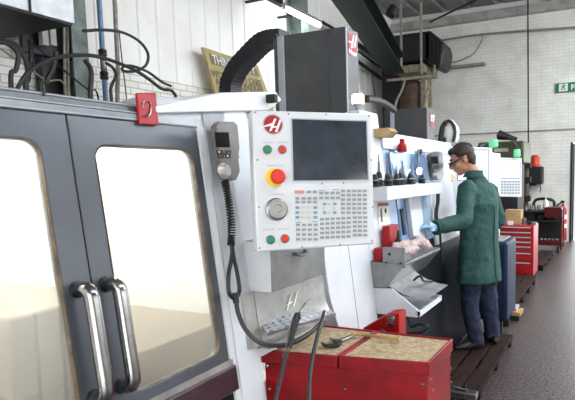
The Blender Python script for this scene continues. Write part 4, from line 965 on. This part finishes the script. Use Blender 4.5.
for k in range(9):
    x = xa+.06+k*(xb-xa-.5)/9; h = random.uniform(.05, .14)
    tag(B().lathe((x, YT+.12+.06*(k % 3), .81), [(.025, 0), (.03, h*.3), (.018, h*.5), (.018, h)], (0, 0, 1), 10).build('steel_fitting', 'dsteel' if k % 2 else 'boxg'), 'steel fitting standing on the top shelf of the far trolley', 'fitting', 'steel fittings on the far trolley')
for k in range(5):
    x = xb-.42+k*.07; tag(B().ball((x, YT+.08, .25), .03, (1, 1, .8)).build('shop_part', 'boxg'), 'pale metal part on the bottom shelf of the far trolley', 'metal part', 'pale parts on the bottom trolley shelf')
p = at_y(545, 219, YT+.2)
t = thing('spray_bottle', (p.x, YT+.3, .81), 'white plastic bottle with pointed nozzle on the far trolley', 'bottle')
B().lathe((p.x, YT+.3, .81), [(.05, 0), (.055, .02), (.055, .14), (.03, .2), (.012, .22), (.006, .33)], (0, 0, 1), 16).build('bottle_body', 'bottle', t)
tag(B().tube([(xa+.15, YT+.4, .81), (xa+.2, YT+.4, 1.0), (xa+.4, YT+.4, 1.03), (xa+.55, YT+.4, .98), (xa+.56, YT+.4, .82)], .03, 8, 4).build('hose_coil', 'dark'), 'dark arched hose on the back of the far trolley', 'hose')
# extinguisher
p = at_y(562.5, 240, 12.72); q_ = at_y(562.5, 205, 12.72)
t = thing('fire_extinguisher', (p.x, 12.68, p.z), 'red fire extinguisher hanging on the far wall left of the dark door', 'extinguisher')
hh = q_.z-p.z+.06
B().lathe((p.x, 12.68, p.z), [(.07, 0), (.085, .02), (.085, hh-.16), (.05, hh-.1), (.03, hh-.08), (.03, hh-.03)], (0, 0, 1), 16).build('cylinder', 'tank', t)
for z_ in (.28, .48): B().lathe((p.x, 12.68, p.z+z_), [(.0865, 0), (.0865, .09)], (0, 0, 1), 16).build('label_band', 'signw', t)
B().box((p.x-.05, 12.65, p.z+hh-.02), (p.x+.03, 12.7, p.z+hh+.04)).build('valve', 'dark', t, bevel=.005)
B().tube([(p.x-.03, 12.62, p.z+hh), (p.x-.1, 12.6, p.z+hh-.05), (p.x-.16, 12.62, p.z+hh-.12), (p.x-.24, 12.66, p.z+hh-.16)], .018, 8, 4).build('hose', 'black', t)
B().box((p.x-.04, 12.76, p.z+.3), (p.x+.04, 12.80, p.z+.4)).build('wall_bracket', 'dark', t)
# amber beacon on black box
a_ = at_y(528, 187, 12.5); c_ = at_y(542.5, 165, 12.5)
t = thing('hoist_box', ((a_.x+c_.x)/2, 12.6, a_.z), 'black electrical box with an amber beacon on top on the far wall', 'electrical box')
B().box((a_.x, 12.4, a_.z+.06), (c_.x, 12.8, c_.z-.03)).build('casing', 'blackp', t, bevel=.02)
B().box((a_.x-.1, 12.5, a_.z+.03), (c_.x-.15, 12.78, a_.z+.2)).build('bracket', 'dark', t)
mx_ = at_y(534.5, 165, 12.5).x; B().lathe((mx_, 12.55, c_.z-.03), [(.13, 0), (.13, .04), (.10, .05), (.10, .2), (.06, .25)], (0, 0, 1), 20).build('beacon_lens', 'orangel', t)
B().tube([((a_.x+c_.x)/2+.1, 12.5, a_.z+.06), ((a_.x+c_.x)/2+.12, 12.5, a_.z-.05), ((a_.x+c_.x)/2+.1, 12.5, a_.z-.12)], .012, 6, 2).build('lead', 'dark', t)
# hanging cable and stand
p = at_y(528, 0, 12.6)
t = thing('hanging_cable', (p.x, 12.6, 1.4), 'straight dark cable hanging in front of the far wall right of the operator', 'cable')
B().tube([at_y(527.8, -12, 12.55), at_y(528.2, 90, 12.55), at_y(528.5, 200, 12.55)], .016, 8, 1).build('cable_run', 'dark', t)
t = thing('pillar_drill', (-1.75, 12.0, 0), 'dirty metal pillar with brackets standing behind the hanging cable', 'pillar')
a_ = at_y(525.5, 230, 12.0)
B().lathe((a_.x, 12.0, 0), [(.16, 0), (.16, .04), (.06, .06), (.06, 1.85), (.03, 1.9)], (0, 0, 1), 14).build('pillar', 'rust', t)
for z_ in (.95, 1.35, 1.65): B().box((a_.x-.14, 11.9, z_), (a_.x+.1, 12.1, z_+.12)).build('bracket', 'dark', t, bevel=.01)
# exit sign
a_ = at_y(555.5, 92.8, 12.76); c_ = at_y(555.5, 83.5, 12.76)
t = thing('exit_sign', (a_.x+.4, 12.78, a_.z), 'green fire exit sign with running man above the dark door', 'sign')
sw = 1.0; sh = c_.z-a_.z
B().box((a_.x, 12.76, a_.z), (a_.x+sw, 12.79, c_.z)).build('panel', 'signg', t)
text_obj('lettering', 'FIRE EXIT', sh*.75, (a_.x+.31, 12.755, a_.z+sh*.22), (1, 0, 0), (0, 0, 1), .002, 'signw', t, bold=.004, fit=.66)
B().box((a_.x+.07, 12.752, a_.z+.02), (a_.x+.25, 12.76, c_.z-.02)).build('pictogram_field', 'signw', t)
b = B(); X_, Z_ = a_.x+.16, a_.z+sh/2
b.ball((X_+.02, 12.75, Z_+.055), .016); b.tube([(X_+.015, 12.75, Z_+.04), (X_-.005, 12.75, Z_-.005)], .013, 6, 1)
b.tube([(X_-.005, 12.75, Z_), (X_+.03, 12.75, Z_-.02), (X_+.025, 12.75, Z_-.06)], .009, 6, 1); b.tube([(X_-.005, 12.75, Z_), (X_-.03, 12.75, Z_-.035), (X_-.06, 12.75, Z_-.04)], .009, 6, 1)
b.tube([(X_+.015, 12.75, Z_+.035), (X_+.05, 12.75, Z_+.02)], .007, 6, 1); b.tube([(X_+.015, 12.75, Z_+.035), (X_-.03, 12.75, Z_+.03), (X_-.045, 12.75, Z_+.005)], .007, 6, 1)
b.build('running_man', 'signg', t)
# air handler on a hung platform in the corner
YH = 11.0
def H(px, py, y=YH): return at_y(px, py, y)
t = thing('air_heater', H(410, 68), 'bulky black heater unit hung in the far corner under the roof', 'heater')
a_, c_ = H(378, 66), H(431, 30)
B().box((a_.x, 11.0, a_.z), (c_.x, 11.9, c_.z)).build('casing', 'dark', t, bevel=.05, seg=3)
b = B(); b.prism([H(430, 31), H(442, 42), H(444, 50), H(441, 66), H(436, 69), H(424, 61), H(424, 31)], (0, .7, 0)); cw = b.build('end_cowl', 'black', t, bevel=.04)
for k in range(4):
    B().box(H(431+k*3, 44+k*2, 10.985)-V((.015, .02, .25)), H(431+k*3, 44+k*2, 10.985)+V((.015, 0, .1))).build('louvre', 'dark', cw)
pf = thing('hung_platform', H(414, 78), 'pale metal platform on two straps carrying the black heater unit', 'platform')
a_, c_ = H(391, 80), H(437, 68)
B().box((H(396, 75).x, 10.9, H(400, 72).z-.05), (H(425, 75).x, 11.9, H(400, 67).z)).build('deck', 'dirty', pf)
for px in (401, 421): q_ = H(px, 28, 10.88); r_ = H(px+.8, 74, 10.88); B().box((q_.x-.02, 10.86, r_.z), (q_.x+.02, 10.9, q_.z+.5)).build('strap', 'pgrey', pf)
b = B(); z_ = H(400, 80).z; b.box((H(389, 80).x, 10.86, z_-.03), (H(437, 80).x, 10.92, z_+.02)); b.build('rail', 'pgrey', pf)
B().box((H(437, 80).x-.03, 10.86, z_), (H(437, 80).x, 10.9, H(437, 66).z)).build('rail_end', 'pgrey', pf)
q_ = H(437, 68, 12.6); r_ = H(484, 65, 12.6); tag(B().box((q_.x-.4, 12.6, q_.z-.03), (r_.x, 12.78, q_.z+.02)).build('wall_rail', 'pgrey'), 'thin pale rail fixed to the far wall right of the heater', 'rail')
# brown cylinder tank below
t = thing('pressure_tank', (H(407, 110).x, 11.3, 0), 'rusty brown upright tank on the left behind the second dark column', 'tank')
tx0, tx1 = H(396, 100), H(419, 100); r_ = (tx1.x-tx0.x)/2
B().lathe(((tx0.x+tx1.x)/2, 11.3, 0), [(r_, 0), (r_, H(407, 86).z), (r_*.8, H(407, 81).z), (r_*.4, H(407, 77.5).z)], (0, 0, 1), 24).build('vessel', 'rust', t)
B().tube([H(405, 80), H(402, 90), H(397, 100), H(394, 112)], .025, 8, 4).build('pipe', 'pgrey', t)
t = thing('support_frame', (H(424, 100).x, 11.3, 0), 'dirty cream steel frame beside the rusty tank', 'frame')
for px in (421, 428): q_ = H(px, 90); B().box((q_.x-.04, 11.1, 0), (q_.x+.04, 11.18, H(px, 76).z)).build('upright', 'dirty', t)
B().tube([H(424, 110), H(429, 84)], .03, 6, 1).build('brace', 'dirty', t)
tag(B().box((-4.76, 11.5, 0), (H(393, 90).x, 12.2, H(394, 48).z)).build('dark_infill', 'dark', bevel=.02), 'dark cupboard in the far left corner beside the rusty tank', 'infill')  # dark box filling the dark background of this corner
# cables on far wall and diagonal rod
tag(B().tube([at_y(432, 42, 12.7), at_y(450, 39, 12.7), at_y(475, 35, 12.7), at_y(520, 31, 12.7), at_y(580, 27, 12.7)], .025, 6, 3).build('wall_cable', 'pgrey'), 'thin beige cable running along the top of the far brick wall', 'cable')
tag(B().tube([at_y(484, 34, 12.7), at_y(480, 44, 12.7), at_y(472, 55, 12.7), at_y(455, 62, 12.7), at_y(445, 60, 12.7)], .015, 6, 4).build('wall_cable', 'pgrey'), 'thin slack cable curving down the far wall to the heater', 'cable')
tag(B().tube([at_d(430, 22, 11.4), at_d(484, -4, 9.6)], .02, 6, 1).build('tie_rod', 'dark'), 'thin dark diagonal rod under the roof right of the heater', 'rod')
tag(B().lathe(at_d(390, 14.5, 9.5), [(.09, 0), (.09, .15)], (.3, .5, .8), 12).build('roof_flue', 'dark'), 'short dark round flue under the roof above the heater', 'flue')

# ================================================================== the operator
UZ = V((0, 0, 1))
fh = V((FW.x, FW.y, 0)).normalized(); rh = V((RT.x, RT.y, 0)).normalized()
bf = (rh*-.70+fh*.71).normalized()            # chest direction, towards the machine and away
bs = UZ.cross(bf).normalized()                # towards his left shoulder
pers = thing('person', at_z(480, 346, .10), 'person in a green work coat, jeans and safety glasses reaching into the machine', 'person')
pers['label'] = 'person with brown hair in green work coat and jeans reaching towards the machine'
def ell(c, s_, f_, sd=bs, fd=bf, n=28, fold=0, ph=0, up=None):
    out = []
    for i in range(n):
        a = 2*PI*i/n; k = 1+fold*(math.sin(5*a+ph)+.6*math.sin(9*a+2.1*ph))
        out.append(V(c)+sd*(math.cos(a)*s_*k)+fd*(math.sin(a)*f_*k))
    return out
def remesh(o, vox, disp=None, sm=6):
    r = o.modifiers.new('remesh', 'REMESH'); r.mode = 'VOXEL'; r.voxel_size = vox; r.use_smooth_shade = True
    if sm: q = o.modifiers.new('smooth', 'SMOOTH'); q.iterations = sm; q.factor = .5
    if disp:
        t = bpy.data.textures.new('cloth_folds', 'CLOUDS'); t.noise_scale = disp[0]; t.noise_depth = 2
        d = o.modifiers.new('folds', 'DISPLACE'); d.texture = t; d.strength = disp[1]; d.texture_coords = 'GLOBAL'
    return o
def D(px, py, d): return at_d(px, py, d)
DP = 4.60
neck, shc = D(473, 174, 4.58), D(478, 189, DP)
chest, waist, hips, hem = D(479, 208, DP), D(479, 238, DP), D(479, 258, DP), D(479, 281, DP)
# head frame
hfw0 = (rh*-.975+fh*.12).normalized(); tl_ = math.radians(23)
hf = hfw0*math.cos(tl_)-UZ*math.sin(tl_); hu = UZ*math.cos(tl_)+hfw0*math.sin(tl_); hsd = hu.cross(hf).normalized()
HC = D(462.3, 158.5, 4.56)
HR = Matrix((hf, hsd, hu)).transposed()
def hp(f, s_, u): return HC+hf*f+hsd*s_+hu*u
# limbs in metres
Lsh, Lel, Lwr = D(467, 190, 4.44), D(463, 221, 4.28), D(434.5, 228, 4.12)
Rsh, Rel, Rwr = D(490, 192, 4.76), D(498, 221, 4.83), D(476, 229, 4.98)
Lhip, Lkn, Lan = D(471, 268, 4.58), D(470, 307, 4.55), D(475.5, 340, 4.58)
Rhip, Rkn, Ran = D(484, 268, 4.66), D(489, 303, 4.66), D(492, 334, 4.72)
def hand(b, w, d, up, sidev, rf, fingers):
    """w wrist, d pointing direction, up = back-of-hand normal, sidev = thumb side"""
    pc = w+d*.05
    b.tube([w-d*.02, w+d*.02, w+d*.06, w+d*.09], (.024*rf, .028*rf, .034*rf, .03*rf), 10, 2)
    b.ball(w+d*.055, .036*rf, (1.25, 1, .5), Matrix((d, sidev, up)).transposed())
    for i, (off, ln, cu) in enumerate(fingers):
        r0 = w+d*.075+sidev*off; a = r0+d*ln*.45-up*cu*.2*ln; c_ = a+(d*math.cos(cu)-up*math.sin(cu))*ln*.32; e = c_+(d*math.cos(cu*1.8)-up*math.sin(cu*1.8))*ln*.25
        b.tube([r0, a, c_, e], (.0095*rf, .0092*rf, .0085*rf, .007*rf), 8, 3); b.ball(e, .0074*rf, sub=1)
    t0 = w+d*.03+sidev*.028; t1 = t0+d*.03+sidev*.024-up*.01; t2 = t1+d*.032+sidev*.008-up*.006
    b.tube([w+d*.02+sidev*.01, t0, t1, t2], (.015*rf, .013*rf, .0105*rf, .009*rf), 8, 3); b.ball(t2, .0092*rf, sub=1)
fl = ((.024, .075, .35), (.008, .085, .5), (-.008, .08, .7), (-.024, .062, .9))
ld_ = (D(416, 222, 3.98)-Lwr).normalized(); lup = (fh*-.35+UZ*.8-ld_*0).normalized(); lup = (lup-ld_*lup.dot(ld_)).normalized(); lsd = lup.cross(ld_).normalized()
if lsd.z < 0 and 0: lsd = -lsd
rd_ = (Rwr-Rel).normalized(); rup = (UZ-rd_*UZ.dot(rd_)).normalized(); rsd = rd_.cross(rup).normalized()
b = B()
# trunk and neck
b.loft([ell(hips-UZ*.06, .15, .10), ell(hips, .165, .115), ell(waist, .15, .105), ell(chest, .17, .115), ell(shc+UZ*.0, .18, .10), ell(shc+UZ*.045, .11, .075), ell(neck, .056, .056)])
b.tube([shc+UZ*.03, neck, HC-hu*.05-hf*.025], (.075, .062, .060), 14, 3)
# head
b.ball(hp(-.012, 0, .025), .1, (.99, .775, .92), HR, 3)
b.ball(hp(.035, 0, -.045), .1, (.62, .62, .78), HR, 3)
b.ball(hp(.058, 0, -.103), .1, (.33, .36, .25), HR, 3)
b.ball(hp(.012, 0, -.085), .1, (.55, .55, .28), HR, 3)
b.ball(hp(.085, 0, .022), .03, (.5, 1.7, .5), HR, 2)
b.tube([hp(.094, 0, .012), hp(.112, 0, -.014), hp(.122, 0, -.032), hp(.098, 0, -.045)], (.007, .010, .014, .010), 8, 3)
for s_ in (-1, 1):
    b.ball(hp(.103, s_*.011, -.036), .009, sub=1)
    b.ball(hp(-.012, s_*.078, -.022), .03, (.62, .28, 1.05), HR, 2); b.ball(hp(-.012, s_*.073, -.04), .016, (.7, .5, .9), HR, 1)
    b.ball(hp(.06, s_*.045, -.035), .028, (1, .7, .8), HR, 2)
b.ball(hp(.096, 0, -.066), .014, (.7, 1.8, .45), HR, 2); b.ball(hp(.093, 0, -.079), .014, (.7, 1.6, .45), HR, 2)
# arms
b.tube([Lsh, Lsh.lerp(Lel, .5), Lel, Lel.lerp(Lwr, .4), Lwr], (.05, .046, .038, .036, .026), 12, 2)
b.tube([Rsh, Rsh.lerp(Rel, .5), Rel, Rel.lerp(Rwr, .4), Rwr], (.05, .046, .038, .036, .026), 12, 2)
hand(b, Lwr, ld_, lup, lsd, .88, fl); hand(b, Rwr, rd_, rup, rsd, 1, fl)
# legs
for h_, k_, a_ in ((Lhip, Lkn, Lan), (Rhip, Rkn, Ran)):
    b.tube([h_+UZ*.04, h_, h_.lerp(k_, .5), k_, k_.lerp(a_, .35), a_-UZ*.03], (.09, .088, .072, .052, .052, .036), 14, 2)
body = remesh(b.build('body', 'skin', pers), .0065, sm=2)
# eyes, brows
for s_ in (-1, 1):
    B().ball(hp(.0835, s_*.032, .002), .0115).build('eye', 'paper', pers)
    B().tube([hp(.1, s_*.014, .024), hp(.1, s_*.034, .030), hp(.082, s_*.052, .024)], .004, 6, 3).build('eyebrow', 'hair', pers)
# hair
b = B(); b.ball(hp(-.018, 0, .04), .1, (1.03, .83, .90), HR, 3); b.ball(hp(-.052, 0, -.012), .1, (.62, .77, .72), HR, 3); b.ball(hp(-.055, 0, -.05), .07, (.6, .85, .75), HR, 3)
b.ball(hp(.05, 0, .088), .05, (.9, 1.25, .6), HR, 2)
random.seed(9)
for i in range(60):
    a = random.uniform(0, 2*PI); e = random.uniform(.15, 1.45); r_ = .092
    b.ball(hp(-.018+r_*1.02*math.cos(e)*math.cos(a), .82*r_*math.cos(e)*math.sin(a), .042+r_*.92*math.sin(e)), .014, (1.4, 1, .6), HR, 1)
hr = b.build('hair', 'hair', pers)
bmh = bmesh.new(); bmh.from_mesh(hr.data)     # cut the face, nape and ears free
kill = []
for v in bmh.verts:
    d_ = v.co-HC; f_, s_, u_ = d_.dot(hf), d_.dot(hsd), d_.dot(hu)
    if (f_ > .045 and u_ < .058+(f_-.045)*.2) or u_ < -.092: kill.append(v)
    elif f_ > -.03 and f_ <= .045 and u_ < .012: kill.append(v)
bmesh.ops.delete(bmh, geom=kill, context='VERTS'); bmh.to_mesh(hr.data); bmh.free()
sd_ = hr.modifiers.new('thick', 'SOLIDIFY'); sd_.thickness = .006; sd_.offset = -1
# safety glasses
gl = B(); gl.prism([hp(.112, -.066, .010), hp(.120, 0, .012), hp(.112, .066, .010), hp(.108, .066, -.024), hp(.116, .03, -.028), hp(.119, 0, -.014), hp(.116, -.03, -.028), hp(.108, -.066, -.024)], hf*.003)
g_ = gl.build('safety_glasses', 'blackp', pers)
for s_ in (-1, 1): B().tube([hp(.112, s_*.067, -.002), hp(.06, s_*.077, .002), hp(-.004, s_*.081, .004), hp(-.02, s_*.08, -.008)], (.009, .006, .004, .004), 6, 3).build('glasses_arm', 'blackp', g_)
# coat: trunk, collar and sleeves joined
b = B()
cr = [(hem, .228, .165, .035, 0), (hem+UZ*.06, .224, .16, .028, .4), (hips, .214, .152, .018, .8), (waist, .20, .14, .012, 1.3), (chest-UZ*.04, .203, .142, .006, 2), (chest+UZ*.04, .214, .144, .004, 2), (shc-UZ*.02, .213, .126, 0, 0), (shc+UZ*.03, .165, .098, 0, 0), (shc+UZ*.062, .105, .078, 0, 0), (neck+UZ*.012, .076, .07, 0, 0)]
b.loft([ell(c, s_, f_, fold=fo, ph=ph, n=40) for c, s_, f_, fo, ph in cr])
b.tube([Lsh-bs*.05+UZ*.0, Lsh+UZ*.01, Lsh.lerp(Lel, .5), Lel+UZ*.005, Lel.lerp(Lwr, .3), Lel.lerp(Lwr, .7), Lwr+(Lel-Lwr)*.04], (.06, .078, .072, .070, .066, .06, .056), 18, 3)
b.tube([Rsh+bs*.05, Rsh+UZ*.01, Rsh.lerp(Rel, .5), Rel, Rel.lerp(Rwr, .4), Rwr+(Rel-Rwr)*.08], (.06, .075, .07, .068, .062, .054), 18, 3)
ct_ = remesh(b.build('work_coat', 'coat', pers), .010, (.075, .022), 5)
b = B(); cn = neck+UZ*.004
b.loft([ell(cn-UZ*.03, .098, .085), ell(cn+UZ*.004-bf*.012, .083, .073), ell(cn+UZ*.026-bf*.014, .074, .068), ell(cn+UZ*.022-bf*.014, .064, .058), ell(cn-UZ*.02, .06, .055)], cap=False)
b.build('collar', 'coat', ct_)
b = B()
sm = [shc-bf*.104+UZ*.02, chest-bf*.148, waist-bf*.146, hips-bf*.156, hem-bf*.172]
b.tube(sm, .005, 6, 4); b.build('back_seam', 'coat', ct_)
B().tube([Lwr+(Lel-Lwr)*.02, Lwr+(Lel-Lwr)*.08], (.058, .060), 18, 1).build('cuff', 'coat', ct_)
# glove
b = B(); hand(b, Lwr, ld_, lup, lsd, 1.08, fl); b.tube([Lwr+(Lel-Lwr)*.12, Lwr, Lwr+ld_*.03], (.034, .030, .032), 12, 2)
remesh(b.build('glove', 'glove', pers), .0035, sm=2)
# jeans
b = B(); b.loft([ell(hips+UZ*.06, .16, .115), ell(hips, .17, .125), ell(hips-UZ*.07, .165, .12)])
for h_, k_, a_ in ((Lhip, Lkn, Lan), (Rhip, Rkn, Ran)):
    b.tube([h_+UZ*.03, h_-UZ*.02, h_.lerp(k_, .5), k_, k_.lerp(a_, .4), a_+UZ*.03, a_-UZ*.015], (.10, .10, .088, .074, .070, .068, .072), 18, 3)
remesh(b.build('jeans', 'jean', pers), .009, (.05, .02), 4)
# shoes
for nm, an, dr_ in (('shoe', Lan, (rh*-.8+fh*-.1)), ('shoe', Ran, (rh*-.45+fh*.75))):
    dr_ = dr_.normalized(); g = V((an.x, an.y, .10)); sdv = UZ.cross(dr_)
    b = B(); R_ = []
    for (f_, w_, h_) in ((-.075, .022, .045), (-.065, .034, .075), (-.02, .038, .095), (.04, .040, .08), (.10, .046, .058), (.155, .046, .046), (.185, .036, .038), (.20, .018, .028)):
        c_ = g+dr_*f_; R_.append([c_-sdv*w_+UZ*.002, c_-sdv*w_+UZ*h_*.55, c_-sdv*w_*.55+UZ*h_*.95, c_+UZ*h_, c_+sdv*w_*.55+UZ*h_*.95, c_+sdv*w_+UZ*h_*.55, c_+sdv*w_+UZ*.002, c_+UZ*.002])
    b.loft(R_); b.tube([g+UZ*.05, g+UZ*.11], (.045, .046), 12, 1)
    sh_ = b.build(nm, 'shoe', pers); q = sh_.modifiers.new('s', 'SUBSURF'); q.levels = q.render_levels = 1
# ================================================================== light

def fill_batten(x, y):  # unseen lamp rows, added to brighten the hall and far wall
    t = thing('fill_batten', (x, y, 4.5), 'added fluorescent batten over the aisle, out of view, brightening the hall', 'light fitting', 'added battens over the aisle')
    B().box((x-.09, y-.8, 4.46), (x+.09, y+.8, 4.54)).build('batten', 'beamg', t, bevel=.004)
    for dx in (-.05, .05): B().tube([(x+dx, y-.78, 4.44), (x+dx, y+.78, 4.44)], .019, 8, 1).build('tube', 'fill_tube', t)
    for dy in (-.6, .6): B().box((x-.005, y+dy-.005, 4.54), (x+.005, y+dy+.005, RZ)).build('hanger', 'dsteel', t)
M['fill_tube'] = mat('added fill tube', (255, 255, 255), .4, emit=85, ecol=(240, 247, 255))
for y in (3.4, 5.8, 8.2, 10.4): fill_batten(1.7, y)
for y in (6.4, 8.2, 10.0, 11.8): fill_batten(4.4, y)
w = bpy.data.worlds.new('world'); bpy.context.scene.world = w; w.use_nodes = True
bg = w.node_tree.nodes['Background']; bg.inputs['Color'].default_value = (.95, .975, 1, 1); bg.inputs['Strength'].default_value = 2.7
vs = bpy.context.scene.view_settings; vs.view_transform = 'Standard'; vs.look = 'None'; vs.gamma = 1; vs.use_curve_mapping = False; vs.exposure = 0.75

# origins of loose single-mesh things go to the base of the thing
for o in list(COL.objects):
    if o.type == 'MESH' and o.parent is None and o.get('kind') != 'structure' and o.location.length < 1e-6 and o.data.users == 1 and not o.children:
        vs_ = [v.co for v in o.data.vertices]
        c = V(((min(v.x for v in vs_)+max(v.x for v in vs_))/2, (min(v.y for v in vs_)+max(v.y for v in vs_))/2, min(v.z for v in vs_)))
        o.data.transform(Matrix.Translation(-c)); o.location = c
